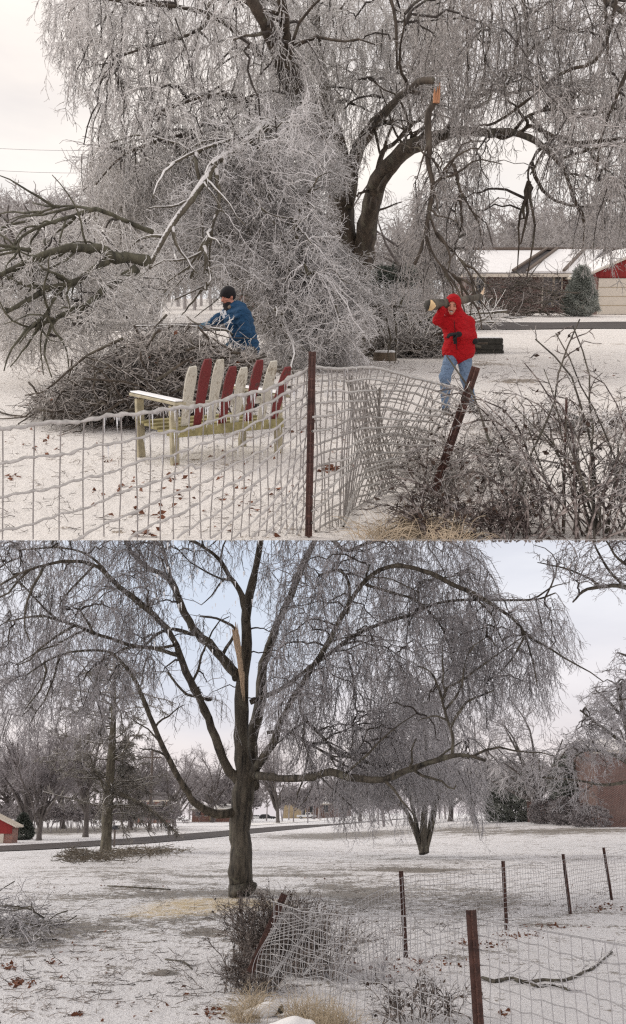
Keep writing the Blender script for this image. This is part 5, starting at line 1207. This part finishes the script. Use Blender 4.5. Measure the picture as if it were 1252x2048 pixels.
t = thing('bare_tree', 'multi-stemmed bare weeping tree at the right of the big tree on the lower lawn', 'tree', 'B', G('B', 847, 1705)); part(t, 'trunk', limbmesh(L2, 8), M['barkB'], True); part(t, 'branches', c2.T['branches'].build(), M['branch']); part(t, 'crown', c2.T['crown'].build(), M['twB'])
# ---- pine with a stripped trunk on the left, broken bough hanging
r3 = np.random.default_rng(231)
gp = G('B', 212, 1706); dp = gp[1]
ll = [limb('B', [(211,1708,dp,24), (212,1690,dp,22), (214,1640,dp,20), (218,1580,dp,19), (222,1520,dp,16), (226,1460,dp,13), (228,1390,dp,9), (230,1320,dp,5)], r3, gn=.12)]
fk = fork('B', ll, r3, 74, (1.2, 4.6), 78, -.05, (.05, .015), t0=.30)
t = thing('pine_tree', 'tall ragged pine with straight pale trunk at the left of the lower lawn', 'pine tree', 'B', gp); part(t, 'trunk', limbmesh(ll+fk, 10), M['barkIce'], True)
fp = np.stack([c for c, r in fk if len(c) == 7]); T = Tubes(); s = spawn(fp, 16, .25, 1, (.25, .7), 50, -.05, 4, r3); T.add(s, taper(len(s), 4, .03, .012, r3)); f = spawn(s, 7, .1, 1, (.12, .3), 50, -.03, 3, r3); T.add(f, taper(len(f), 3, .016, .010, r3)); part(t, 'crown', T.build(), M['needle2'])
ll = [limb('B', [(222,1576,dp-.2,7), (250,1592,dp-.8,7), (290,1612,dp-1.4,6), (325,1640,dp-2,5), (355,1668,dp-2.4,3)], r3, gn=.2)]
t = thing('broken_bough', 'broken pine bough with brown needles slanting down from the pine trunk', 'broken branch', 'B', P('B', 222, 1576, dp)); part(t, 'stem', limbmesh(ll, 6), M['barkB'], True)
T = Tubes(); s = spawn(ll[0][0][None], 90, .3, 1, (.25, .6), 40, -.3, 4, r3); T.add(s, taper(len(s), 4, .022, .01, r3)); f = spawn(s, 6, .1, 1, (.1, .25), 45, -.1, 3, r3); T.add(f, taper(len(f), 3, .014, .010, r3)); part(t, 'needles', T.build(), M['needle2'])
brush('fallen_branches', 'brown heap of fallen pine boughs on the snow round the foot of the pine', 'fallen branches', 'B', [(110,1716), (150,1694), (170,1692), (190,1704), (250,1698), (300,1686), (380,1694), (390,1700), (300,1706), (210,1718), (150,1724)], (42, 52), 34, 760, (M['barkB'], M['needle4']), 241, big=(.6,2.0), small=(.15,.6), r=(.02,.01), rs=.011, flat=.12, wv=.35, lid=[(100,1712), (150,1690), (200,1696), (300,1690), (400,1696)])
brush('fallen_branches', 'tangle of bare fallen branches on the snow at the left edge of the lower yard', 'fallen branches', 'B', [(-30,1790), (60,1800), (120,1850), (130,1870), (60,1885), (-30,1900)], (16.5, 21), 26, 160, (M['barkB'], M['twB']), 242, big=(.5,1.8), small=(.2,.7), r=(.013,.006), rs=.006, flat=.45, wv=.5)
def stick(label, fr, rows, seed, mt='barkB', ns=8, group=None, L=(.15,.5)):
    q = np.random.default_rng(seed); l = [limb(fr, rows, q, gn=.3)]; p = l[0][0]; p[:, 2] = np.maximum(p[:, 2], zG(fr, p[:, 0], p[:, 1])+l[0][1]*.6)
    t = thing('stick', label, 'stick', fr, p[0], group); part(t, 'stem', limbmesh(l, 6), M[mt], True)
    T = Tubes(); s = spawn(p[None], ns, .1, 1, L, 40, .0, 5, q); s[..., 2] = np.maximum(s[..., 2], zG(fr, s[..., 0], s[..., 1])+.01); T.add(s, taper(len(s), 5, .008, .004, q)); part(t, 'twigs', T.build(), M['twB']); return t
gd = lambda x, y, w_: (x, y, G('B', x, y)[1], w_)
stick('long dark branch lying on the snow behind the right wire fence', 'B', [gd(965,1957,6), gd(990,1966,9), gd(1020,1959,7), gd(1050,1968,9), gd(1085,1962,6), gd(1120,1964,7), gd(1150,1956,6), gd(1170,1944,5), gd(1188,1938,4), gd(1225,1905,3)], 251, ns=14)
stick('short dark branch lying crosswise beside the long branch behind the right wire fence', 'B', [gd(1040,1962,5), gd(1075,1975,6), gd(1105,1972,4), gd(1140,1982,5)], 252, ns=8)
stick('thin fallen stick on the snow left of the big trunk', 'B', [gd(215,1773,3), gd(280,1777,4), gd(340,1780,3)], 253)
stick('straight dark branch on the snow at the left edge of the lower yard', 'B', [gd(-20,1862,8), gd(60,1854,6), gd(130,1850,4)], 254)
stick('short crooked stick below the grassy patch in the middle of the lower snow', 'B', [gd(330,1920,3), gd(365,1925,4), gd(385,1940,3)], 255)
# scattered twigs, uncountable
qs = np.random.default_rng(257)
def litter_twigs(fr, poly, n, seed, label, r=.004, L=(.05,.36), mt='twbrown', ymax=2060):
    q = np.random.default_rng(seed); x, y = psample(poly, n, q); c = np.array([G(fr, a, min(b, ymax)) for a, b in zip(x, y)]); an = q.uniform(0, 6.28, n); d = np.stack([np.cos(an), np.sin(an), q.uniform(-.02,.25,n)], -1); l = q.uniform(*L, n)[:, None]
    s = [c+np.array([0,0,.01])]
    for _ in range(3): d = nrm(d+q.normal(0, .5, d.shape)*np.array([1,1,.5])); s.append(s[-1]+d*l/3)
    s = np.stack(s, 1); s[..., 2] = np.maximum(s[..., 2], zG(fr, s[..., 0], s[..., 1])+.006); T = Tubes(); T.add(s, taper(n, 4, r*1.3, r*.6, q)); f = spawn(s, 2, .2, .9, (L[0]*.5, L[1]*.5), 45, 0, 3, q); f[..., 2] = np.maximum(f[..., 2], zG(fr, f[..., 0], f[..., 1])+.006); T.add(f, taper(len(f), 3, r*.8, r*.5, q))
    return solo('twig_litter', T.build(), M[mt], label, 'twigs', fr, c[0], kind='stuff')
litter_twigs('B', [(-20,1760), (640,1745), (760,1800), (560,1900), (480,2000), (-20,2050)], 620, 258, 'small broken twigs scattered over the snow round the big trunk')
litter_twigs('B', [(640,1700), (1252,1690), (1252,1780), (1000,1850), (700,1900)], 520, 259, 'small broken twigs scattered over the snow behind the right fence', .005)
litter_twigs('A', [(0,730), (300,850), (1252,900), (1252,720), (1000,700), (620,720), (0,715)], 700, 260, 'small broken twigs scattered over the snow of the upper yard', .0045, ymax=1070)
litter_twigs('A', [(0,850), (880,850), (880,1070), (0,1070)], 420, 261, 'stalks of grass poking through the snow behind the upper fence', .0022, L=(.03,.16), ymax=1072)
# ---- fences of the lower yard
f1 = thing('wire_fence', 'near iced wire fence running right from the brushy corner past the rusty post', 'fence', 'B', np.array([1.39, 8.7, 0]))
W1 = Tubes(); qf = np.random.default_rng(271)
near = [(540,1800,13.0), (600,1822,12.2), (700,1832,11.0), (800,1832,10.1), (945,1836,8.7), (1100,1864,7.6), (1260,1893,6.6), (1340,1912,6.2)]
na = np.array(near, float)
Xs = np.linspace(545, 1330, 120); Yt = np.interp(Xs, na[:, 0], na[:, 1]); Dn = np.interp(Xs, na[:, 0], na[:, 2])
topP = P('B', Xs, Yt, Dn)
H_ = topP[:, 2]-zB(topP[:, 0], topP[:, 1])
for k in range(12):
    v = k/11; z = topP[:, 2]-H_*v*.97; wob = .012*np.sin(Xs*.03+k*1.3)+.006*np.sin(Xs*.11+k*2.1)+qf.normal(0, .0015, 120)
    lx = sstep(760, 560, Xs)*.05*np.sin(Xs*.09+k*2.2)
    pts = np.stack([topP[:, 0]+lx*.3, topP[:, 1], z+wob*(k > 0)-lx*(k > 0)], -1); W1.add(pts, np.full(120, .0042 if k else .006), 4)
arc = np.concatenate([[0], np.cumsum(np.linalg.norm(np.diff(topP[:, :2], axis=0), axis=1))])
for s_ in np.arange(.03, arc[-1], .15):
    c = np.array([np.interp(s_, arc, topP[:, j]) for j in range(3)]); hh_ = np.interp(s_, arc, H_); v = np.linspace(0, 1, 14); px_ = np.interp(s_, arc, Xs); am = .02+.05*float(sstep(760, 560, px_))
    dx = am*np.sin(v*5+s_*3)*v+qf.normal(0, .002, 14); W1.add(np.stack([c[0]+dx, np.full(14, c[1])-dx, c[2]-v*hh_*.97], -1), np.full(14, .0034), 4)
part(f1, 'wire_mesh', W1.build(), M['wireB'], True)
part(f1, 'post', tpost('B', P('B', 962, 2120, 8.62), P('B', 942, 1820, 8.62), .085, None), M['rust'], label='near rusty steel post with flaking green paint', bevel=.002)
part(f1, 'post', tpost('B', P('B', 500, 1945, 13), P('B', 569, 1788, 13), .085, None), M['rust'], label='rusty post leaning to the right in the brush', bevel=.002)
# folded extra mesh at the corner
W2 = Tubes()
for i in range(26):
    v = np.linspace(0, 1, 26); xs = 548+i*5.2-42*v**1.2+8*np.sin(v*6+i*.5); yy = 1806+i*1.2+v*(150-i*1.5); W2.add(P('B', xs, yy, 12.6-.02*i+.15*np.sin(v*5)), np.full(26, .0030), 4)
for i in range(15):
    v = np.linspace(0, 1, 30); xs = 552-i*3+v*135; yy = 1808+i*10+10*np.sin(v*4+i*.4); W2.add(P('B', xs, yy, 12.6-.7*v), np.full(30, .0034), 4)
part(f1, 'wire_mesh', W2.build(), M['wireB'], True, label='buckled mesh bunched over the brush at the leaning post')
f2 = thing('wire_fence', 'farther wire fence with four upright posts receding to the right', 'fence', 'B', G('B', 810, 1915))
posts = [(802,1742,812,1915), (1006,1722,1013,1860), (1126,1708,1141,1828), (1207,1695,1224,1800)]
fp_ = []
for (a, b, c, d) in posts:
    gq = G('B', c, d); fp_.append((a, b, gq[1], c)); part(f2, 'post', tpost('B', gq-np.array([0,0,.05]), P('B', a, b, gq[1]), .07, None), M['rust'], bevel=.002)
xs_ = np.array([640]+[q[0]+5 for q in fp_]+[1300], float); ds_ = np.array([12.6]+[q[2] for q in fp_]+[28], float); yt_ = np.array([1845]+[q[1]+8 for q in fp_]+[1694], float)
Xs = np.linspace(660, 1295, 130); Dn = 1/np.interp(Xs, xs_, 1/ds_); Yt = np.interp(Xs, xs_, yt_)+5*np.abs(np.sin(Xs*.03)); topP = P('B', Xs, Yt, Dn); H_ = topP[:, 2]-zB(topP[:, 0], topP[:, 1]); W3 = Tubes()
bul = np.exp(-((Xs-1112)/16)**2)*.25
for k in range(13):
    v = k/12; z = topP[:, 2]-H_*v*.97+.012*np.sin(Xs*.05+k); W3.add(np.stack([topP[:, 0]+bul*math.sin(v*3)*(-1), topP[:, 1], z], -1), np.full(130, .0042), 4)
arc = np.concatenate([[0], np.cumsum(np.linalg.norm(np.diff(topP, axis=0), axis=1))])
for s_ in np.arange(.03, arc[-1], .16):
    c = np.array([np.interp(s_, arc, topP[:, j]) for j in range(3)]); hh_ = np.interp(s_, arc, H_); v = np.linspace(0, 1, 10); dx = .03*np.sin(v*4+s_*2)*v; W3.add(np.stack([c[0]+dx, np.full(10, c[1]), c[2]-v*hh_*.97], -1), np.full(10, .0034), 4)
part(f2, 'wire_mesh', W3.build(), M['wireB'], True)
# brush at the corner
SB = (M['twbrown'], M['twbrown'])
SB2 = (M['twbrown'], M['twbrown'])
shrub('bare_shrub', 'dark brush tangled round the leaning post at the corner of the lower fence', 'B', [G('B', 500, 1935), G('B', 530, 1925), G('B', 550, 1930), G('B', 515, 1945)], 150, .86, 281, SB2, .2, .005, -.05, 12, leaves=420, tw=(.05,.2))
shrub('bare_shrub', 'low dark brush at the lower left of the leaning post beside the snow-covered logs', 'B', [G('B', 480, 1985), G('B', 500, 1975), G('B', 520, 1990), G('B', 540, 1980)], 90, .45, 286, SB2, .4, .004, -.08, 10, leaves=300, tw=(.05,.18))
shrub('bare_shrub', 'brown weeds standing behind the wire mesh right of the leaning post', 'B', [G('B', 590, 1945), G('B', 630, 1950), G('B', 660, 1960), G('B', 610, 1955), G('B', 575, 1940)], 150, .84, 282, SB2, .22, .0045, -.05, 11, leaves=300, tw=(.06,.22))
shrub('bare_shrub', 'low leafy dead weeds behind the mesh near the bottom of the lower yard', 'B', [G('B', 810, 2040), G('B', 850, 2035), G('B', 870, 2045), G('B', 790, 2050)], 34, .42, 283, SB, .5, .005, -.1, 8, leaves=140, tw=(.06,.22))
shrub('bare_shrub', 'thin weed stalks behind the mesh between the brush and the near post', 'B', [G('B', 700, 1990), G('B', 740, 1985), G('B', 770, 1960)], 22, .6, 284, (M['twB'], M['twB']), .4, .004, -.1, 7, tw=(.06,.25))
tuft('dry_grass', 'pale dry straw grass at the bottom beside the snow-covered log', 'B', [G('B', 640, 2050), G('B', 680, 2060), G('B', 600, 2040), G('B', 490, 2045), G('B', 510, 2020)], 800, .38, 285)
# snow-covered logs
def snowlog(label, px, py, a, L, r, seed):
    q = np.random.default_rng(seed); b = G('B', px, py); d = np.array([math.cos(a), math.sin(a), .12])
    lg = thing('log', label, 'log', 'B', b, 'snow-covered logs'); c = b+np.array([0,0,r*.8])
    T = Tubes(); T.add(cat([c-d*L/2, c, c+d*L/2], 7), np.full(7, r), 12, True); part(lg, 'wood', T.build(), M['barkB'], True)
    part(lg, 'snow', sdf_mesh([('c', c-d*L*.46+np.array([0,0,r*.35]), c+d*.1*L+np.array([0,0,r*.55]), r*.95, r*1.15), ('c', c, c+d*L*.47+np.array([0,0,r*.3]), r*1.2, r*.8)], .02, .08), M['bigsnow'], True)
snowlog('short log under smooth snow at the bottom of the lower yard, pointing right', 528, 2034, .5, .42, .055, 291)
snowlog('log heaped with snow at the very bottom edge beside the straw grass', 580, 2080, .1, .40, .08, 292)
# ---- background of the lower yard
woodland('frosted_wood', 'B', [(-60,1500), (60,1520), (150,1500), (300,1520), (420,1545), (520,1560), (640,1560), (720,1570), (780,1560)], (190, 330), 90, 'twfarB', 301, .13, 'lilac-grey frosted wood along the horizon at the left of the lower yard')
woodland('undergrowth', 'B', [(-60,1628), (100,1632), (200,1630), (300,1628), (360,1640)], (105, 150), 90, 'twfarB', 303, .06, 'low brown frosted undergrowth beyond the lower road at the left')
woodland('frosted_wood', 'B', [(740,1560), (860,1540), (960,1520), (1040,1500), (1120,1500), (1200,1490), (1330,1470)], (120, 190), 34, 'twfarB', 302, .10, 'grey frosted wood behind the evergreen at the right of the lower yard')
BG = 'bare trees along the lower road'
for (st, sd, px, d, s, sq, lb) in (('vase', 5, 62, 82, 1.15, 1.2, 'bare tree with dark split trunk beside the red shed corner'), ('vase', 7, 82, 78, .95, 1.1, 'smaller dark bare tree just right of the cone-shaped bush'), ('vase', 7, 174, 88, 1.35, .95, 'upright bare tree between the shed and the pine'), ('round', 10, 14, 110, 1.3, 1.1, 'rounded bare tree above the red shed corner'),
        ('vase', 5, 556, 190, 1.9, .95, 'tidy fan-shaped bare tree in front of the tan house'), ('round', 6, 350, 150, 1.5, 1, 'bare tree behind the hanging pine bough'), ('vase', 5, 262, 120, 1.3, 1.1, 'small bare tree right of the pine beyond the road'), ('round', 10, 128, 130, 1.6, 1.1, 'pale bare tree left of the pine beyond the road'), ('round', 6, 720, 180, 1.3, 1.1, 'bare tree right of the tan house'), ('round', 10, 425, 200, 1.9, 1.0, 'faint bare tree behind the brick house and the big trunk')):
    far_tree(st, sd, 9, 'B', px, d, s, lb, BG, 'barkfar', 'twfarB', sq=sq)
for (st, sd, px, d, s, sq, lb) in (('weep', 8, 1075, 95, 1.5, 1.2, 'large pale frosted tree behind the evergreen on the right'), ('weep', 8, 950, 105, 1.35, 1.1, 'pale frosted tree left of the evergreen on the right'), ('weep', 8, 900, 125, 1.5, 1.1, 'pale frosted tree behind the multi-stemmed tree')):
    far_tree(st, sd, 9, 'B', px, d, s, lb, 'frosted trees at the right of the lower yard', 'barkfar', 'twB2', sq=sq)
conifer('evergreen_shrub', 'dark rounded evergreen dusted with ice at the right of the lower lawn', 'B', onG('B', 1022, 104), 4.6, 2.7, 311, 'needle3', 3600, .035, 'ball')
conifer('conical_evergreen', 'small dark cone-shaped bush beside the red shed corner', 'B', onG('B', 48, 80), 1.9, .95, 312, 'needle', 1500, .03)
conifer('evergreen_tree', 'dark evergreen in front of the brick house at the right edge', 'B', onG('B', 1152, 92), 5.6, 1.9, 313, 'needle3', 2600, .035, 'ball')
for i, (px, d, h_, w_, lb) in enumerate(((1092, 92, 2.1, 1.5, 'low brown hedge shrub right of the dark evergreen'), (1135, 88, 2.2, 1.5, 'second low brown hedge shrub right of the dark evergreen'), (1180, 84, 1.6, 1.6, 'low snowy hedge shrub in front of the right brick house'))):
    conifer('hedge_shrub', lb, 'B', onG('B', px, d), h_, w_, 320+i, 'twfarB', 1100, .03, 'ball')
g = Geo(); gq = onG('B', 1110, 100); g.box((gq[0]-2.6, 100, gq[2]-.2), (gq[0]+6, 100.3, gq[2]+1.9)); wl = thing('brick_wall', 'low brick garden wall with snow on top right of the dark evergreen', 'wall', 'B', gq); part(wl, 'wall', g.vf, M['brickdark']); g = Geo(); g.box((gq[0]-2.62, 99.97, gq[2]+1.903), (gq[0]+6.02, 100.33, gq[2]+2.02)); part(wl, 'snow', g.vf, M['roofsnow'])
def simple_house(label, px0, px1, pyb, pye, pyr, d, wallm, wins=(), doors=(), depth=8, chim=None, garage=None, name='house', roofm='roofsnow'):
    x0, x1 = P('B', px0, 1600, d)[0], P('B', px1, 1600, d)[0]; z0 = P('B', 626, pyb, d)[2]; ze = P('B', 626, pye, d)[2]; zr = P('B', 626, pyr, d+depth/2)[2]; zb = min(z0, float(zB(x0, d)))-.2
    h = thing(name, label, 'house', 'B', (x0/2+x1/2, d, z0)); g = Geo(); g.box((x0, d, zb), (x1, d+depth, ze-.01)); part(h, 'wall', g.vf, M[wallm])
    e_ = .5; g = Geo(); g.slab([(x0-e_, d-e_, ze), (x1+e_, d-e_, ze), (x1+e_*.2, d+depth/2, zr), (x0-e_*.2, d+depth/2, zr)], .16); g.slab([(x0-e_*.2, d+depth/2, zr), (x1+e_*.2, d+depth/2, zr), (x1+e_, d+depth+e_, ze), (x0-e_, d+depth+e_, ze)], .16); rf = part(h, 'roof', g.vf, M[roofm])
    if chim: 
        g = Geo(); cx_ = P('B', chim, 1600, d)[0]; g.box((cx_-.5, d+depth/2-.5, zr-.6), (cx_+.5, d+depth/2+.5, zr+1.1)); part(rf, 'chimney', g.vf, M['brick'])
    g = Geo(); g.box((x0-e_-.02, d-e_-.06, ze-.3), (x1+e_+.02, d-e_-.003, ze-.02)); part(h, 'fascia', g.vf, M['trim'])
    for (a, b) in wins:
        xa_, xb_ = P('B', a, 1600, d)[0], P('B', b, 1600, d)[0]; g = Geo(); g.box((xa_, d-.06, z0+1.0), (xb_, d-.004, ze-.5)); wn = part(h, 'window', g.vf, M['glass']); g = Geo(); g.box((xa_-.12, d-.09, z0+.9), (xb_+.12, d-.063, z0+1.0)); g.box((xa_-.12, d-.09, ze-.5), (xb_+.12, d-.063, ze-.4)); part(wn, 'frame', g.vf, M['trim'])
    for (a, b) in doors:
        xa_, xb_ = P('B', a, 1600, d)[0], P('B', b, 1600, d)[0]; g = Geo(); g.box((xa_, d-.07, z0), (xb_, d-.004, z0+2.3)); part(h, 'door', g.vf, M['tan'])
    return h
simple_house('small brick house with snowy roof seen just left of the big trunk', 385, 468, 1642, 1618, 1608, 210, 'brick', ((392,402), (410,416), (436,444)), ((420,425),), 10)
simple_house('brick house with two gabled windows behind the utility pole', 262, 332, 1655, 1600, 1584, 190, 'brick', ((268,276), (285,292)), (), 10, roofm='shingle')
simple_house('tan and brick house with snowy roof and garage right of the fan-shaped tree', 566, 612, 1637, 1604, 1590, 310, 'tan', ((604,610),), ((572,582), (586,598)), 12, chim=584)
simple_house('grey brick house with wide snowy roof beyond the white pickup', 612, 702, 1632, 1607, 1592, 318, 'brickdark', ((620,628), (648,656), (676,688)), ((636,641),), 14)
simple_house('brick house wall and snowy eave at the right edge of the lower yard', 1196, 1330, 1648, 1500, 1478, 84, 'brickdark', ((1262,1280),), (), 10)
# red shed corner, lower left
ds = 72; z0 = float(zB(-25, ds)); xs1 = P('B', 30, 1600, ds)[0]; xs0 = P('B', -60, 1600, ds)[0]; ze = P('B', 626, 1652, ds)[2]; zr = P('B', 626, 1630, ds)[2]; xm = P('B', -12, 1600, ds)[0]
sh = thing('shed', 'corner of a red gabled brick garage at the left edge of the lower yard', 'shed', 'B', (xs0/2+xs1/2, ds, z0))
g = Geo(); g.box((xs0, ds, z0-.2), (xs1, ds+1.4, ze)); part(sh, 'wall', g.vf, M['brick'])
g = Geo(); g.add([(xs0, ds-.02, ze-.5), (xs1, ds-.02, ze-.5), (xs1, ds-.02, ze), (xm, ds-.02, zr), (xs0, ds-.02, ze), (xs0, ds-.12, ze-.5), (xs1, ds-.12, ze-.5), (xs1, ds-.12, ze), (xm, ds-.12, zr), (xs0, ds-.12, ze)], [(4,3,2,1,0), (5,6,7,8,9), (0,1,6,5), (1,2,7,6), (2,3,8,7), (3,4,9,8), (4,0,5,9)]); part(sh, 'gable', g.vf, M['reds'])
g = Geo(); g.slab([(xm, ds-.3, zr+.12), (xs1+.3, ds-.3, ze+.02), (xs1+.3, ds+1.6, ze+.02), (xm, ds+1.6, zr+.12)], .12); g.slab([(xs0-.3, ds-.3, ze+.02), (xm, ds-.3, zr+.12), (xm, ds+1.6, zr+.12), (xs0-.3, ds+1.6, ze+.02)], .12); part(sh, 'roof', g.vf, M['trim'])
xd = P('B', 14, 1600, ds)[0]; g = Geo(); g.box((xs0+.2, ds-.1, z0), (xd, ds-.005, z0+1.3)); part(sh, 'door', g.vf, M['trim'])
# utility pole, mailbox
T = Tubes(); b = onG('B', 300, 112); T.add(cat([b, b+np.array([0,0,4.]), b+np.array([0,0,8.4])], 6), np.linspace(.17, .12, 6), 10, True); up = thing('utility_pole', 'slim wooden utility pole standing beyond the lower road right of the pine', 'utility pole', 'B', b); part(up, 'pole', T.build(), M['pole'], True)
g = Geo(); g.box((b[0]-1.0, b[1]-.06, b[2]+7.6), (b[0]+1.0, b[1]+.06, b[2]+7.75)); part(up, 'crossarm', g.vf, M['pole'])
b = onG('B', 232, 64); mbx = thing('mailbox', 'small mailbox on a post beside the lower road right of the pine trunk', 'mailbox', 'B', b); g = Geo(); g.beam(b, b+np.array([0,0,1.0]), .1, .1); part(mbx, 'post', g.vf, M['pole'])
T = Tubes(); T.add(np.stack([b+np.array([-.25,0,1.12]), b+np.array([0,0,1.12]), b+np.array([.28,0,1.12])]), np.full(3, .13), 10, True); part(mbx, 'box', T.build(), M['darkcar'], True)
# vehicles far down the road
def vehicle(name, label, cat_, px, py, d, L, paint, pickup, rz=0):
    b = P('B', px, py, d); t = thing(name, label, cat_, 'B', b)
    if pickup: prof = [(0,.45), (0,.95), (.02,1.05), (.44,1.05), (.46,1.75), (.68,1.8), (.76,1.15), (.97,1.05), (1,.9), (1,.45)]
    else: prof = [(0,.4), (0,.9), (.03,1.0), (.10,1.45), (.22,1.55), (.52,1.55), (.68,1.05), (.95,.95), (1,.8), (1,.4)]
    g = Geo(); n = len(prof); V = [(b[0]+(u-.5)*L, b[1]+s_, b[2]+z) for s_ in (-.9, .9) for u, z in prof]; g.add(V, [tuple(range(n)), tuple(range(2*n-1, n-1, -1))]+[(i, i+n, (i+1) % n+n, (i+1) % n) for i in range(n)]); bo = part(t, 'body', g.vf, M[paint], bevel=.06)
    for u0, u1 in (((.48,.57), (.58,.69)) if pickup else ((.14,.30), (.32,.46), (.48,.60))):
        g = Geo(); g.box((b[0]+(u0-.5)*L, b[1]-.915, b[2]+1.15), (b[0]+(u1-.5)*L, b[1]-.903, b[2]+(1.62 if pickup else 1.45))); part(t, 'window', g.vf, M['glass'])
    for u in (.2, .8):
        for s_ in (-.82, .82):
            T = Tubes(); c = np.array([b[0]+(u-.5)*L, b[1]+s_, b[2]+.37]); T.add(np.stack([c+np.array([0,-.13,0]), c, c+np.array([0,.13,0])]), np.full(3, .37), 14, True); wh = part(t, 'wheel', T.build(), M['tyre'], True)
            if s_ < 0: T = Tubes(); T.add(np.stack([c+np.array([0,-.15,0]), c+np.array([0,-.14,0]), c+np.array([0,-.13,0])]), np.full(3, .22), 12, True); part(wh, 'rim', T.build(), M['rim'])
    return t
vehicle('pickup_truck', 'white pickup truck parked in front of the far grey brick house', 'pickup truck', 613, 1637.5, 300, 5.6, 'whitecar', True)
vehicle('parked_car', 'dark car parked just left of the fan-shaped tree', 'car', 535, 1640, 290, 4.6, 'darkcar', False)
vehicle('parked_car', 'white car parked left of the dark car far down the road', 'car', 516, 1641, 296, 4.4, 'whitecar', False)
# ---- branches entering from the right edge (a tree standing outside the picture)
r5 = np.random.default_rng(331); L5 = []
dq = 14.0
for rows in ([(1420,1250,dq,30), (1330,1200,dq,16), (1252,1175,dq,10), (1210,1172,dq,8), (1170,1180,dq,6), (1145,1205,dq,3)], [(1252,1175,dq,7), (1225,1150,dq,6), (1200,1110,dq,5), (1185,1080,dq,4)], [(1200,1172,dq,6), (1175,1155,dq,5), (1140,1140,dq,4), (1100,1130,dq,3), (1075,1125,dq,2)], [(1300,1150,dq,9), (1240,1120,dq,6), (1215,1085,dq,4), (1195,1060,dq,3)],
             [(1420,1400,dq,24), (1330,1360,dq,12), (1270,1320,dq,7), (1235,1305,dq,3)], [(1330,1380,dq,9), (1270,1395,dq,5), (1235,1400,dq,3)], [(1420,1900,dq+2,60), (1420,1600,dq+1,48), (1425,1400,dq,36), (1430,1250,dq,30), (1440,1000,dq-.3,20)]):
    L5.append(limb('B', rows, r5, gn=.3))
c5 = Crown('B', L5[:6], 333)
c5.fill([(1075,1110), (1150,1095), (1180,1060), (1300,1050), (1300,1170), (1200,1180), (1150,1195), (1110,1150)], (13.4, 14.6), 150, Ls=(.1,.3), grav=0, down=False, nside=6, side=(.04,.14), r=.0042, up=.2, nfine=1)
c5.fill([(1215,1310), (1300,1290), (1300,1400), (1240,1420)], (13.4, 14.6), 40, Ls=(.1,.3), grav=-.1, down=False, nside=6, side=(.04,.14), r=.0042, up=.2, nfine=1)
t = thing('budded_tree', 'dark budded branches reaching in from a tree beyond the right edge', 'tree', 'B', G('B', 1420, 1900)); part(t, 'trunk', limbmesh(L5, 8), M['barkB'], True); part(t, 'branches', c5.T['branches'].build(), M['branch']); part(t, 'crown', c5.T['crown'].build(), M['twB'])
r6 = np.random.default_rng(341); L6 = []
for rows in ([(1285,1650,60,22), (1280,1560,60,18), (1262,1480,60,14), (1245,1420,60,10), (1235,1370,60,6)], [(1265,1500,60,9), (1225,1470,60,7), (1185,1440,60,5), (1160,1420,60,3)], [(1275,1540,60,9), (1225,1510,60,7), (1175,1500,60,5), (1140,1520,60,3)], [(1250,1440,60,8), (1215,1400,60,5), (1190,1380,60,3)], [(1275,1560,60,7), (1215,1570,60,6), (1150,1560,60,4), (1080,1555,60,3)]):
    L6.append(limb('B', rows, r6, gn=.3))
c6 = Crown('B', L6, 343); c6.fill([(1160,1430), (1190,1370), (1240,1350), (1310,1340), (1310,1500), (1200,1510), (1130,1500)], (57, 63), 240, Ls=(.5,1.2), grav=0, down=False, nside=8, side=(.2,.6), r=.016, up=.2)
c6.fill([(1060,1500), (1190,1500), (1200,1600), (1120,1610), (1060,1560)], (57, 63), 60, Ls=(.5,1.2), grav=-.1, down=False, nside=7, side=(.2,.6), r=.012, up=.2)
t = thing('bare_tree', 'brushy bare tree at the right edge in front of the brick house', 'tree', 'B', onG('B', 1285, 60)); part(t, 'trunk', limbmesh(L6, 8), M['barkB'], True); part(t, 'branches', c6.T['branches'].build(), M['branch']); part(t, 'crown', c6.T['crown'].build(), M['twB'])
print('verts', sum(len(m.vertices) for m in bpy.data.meshes), 'objects', len(bpy.data.objects))
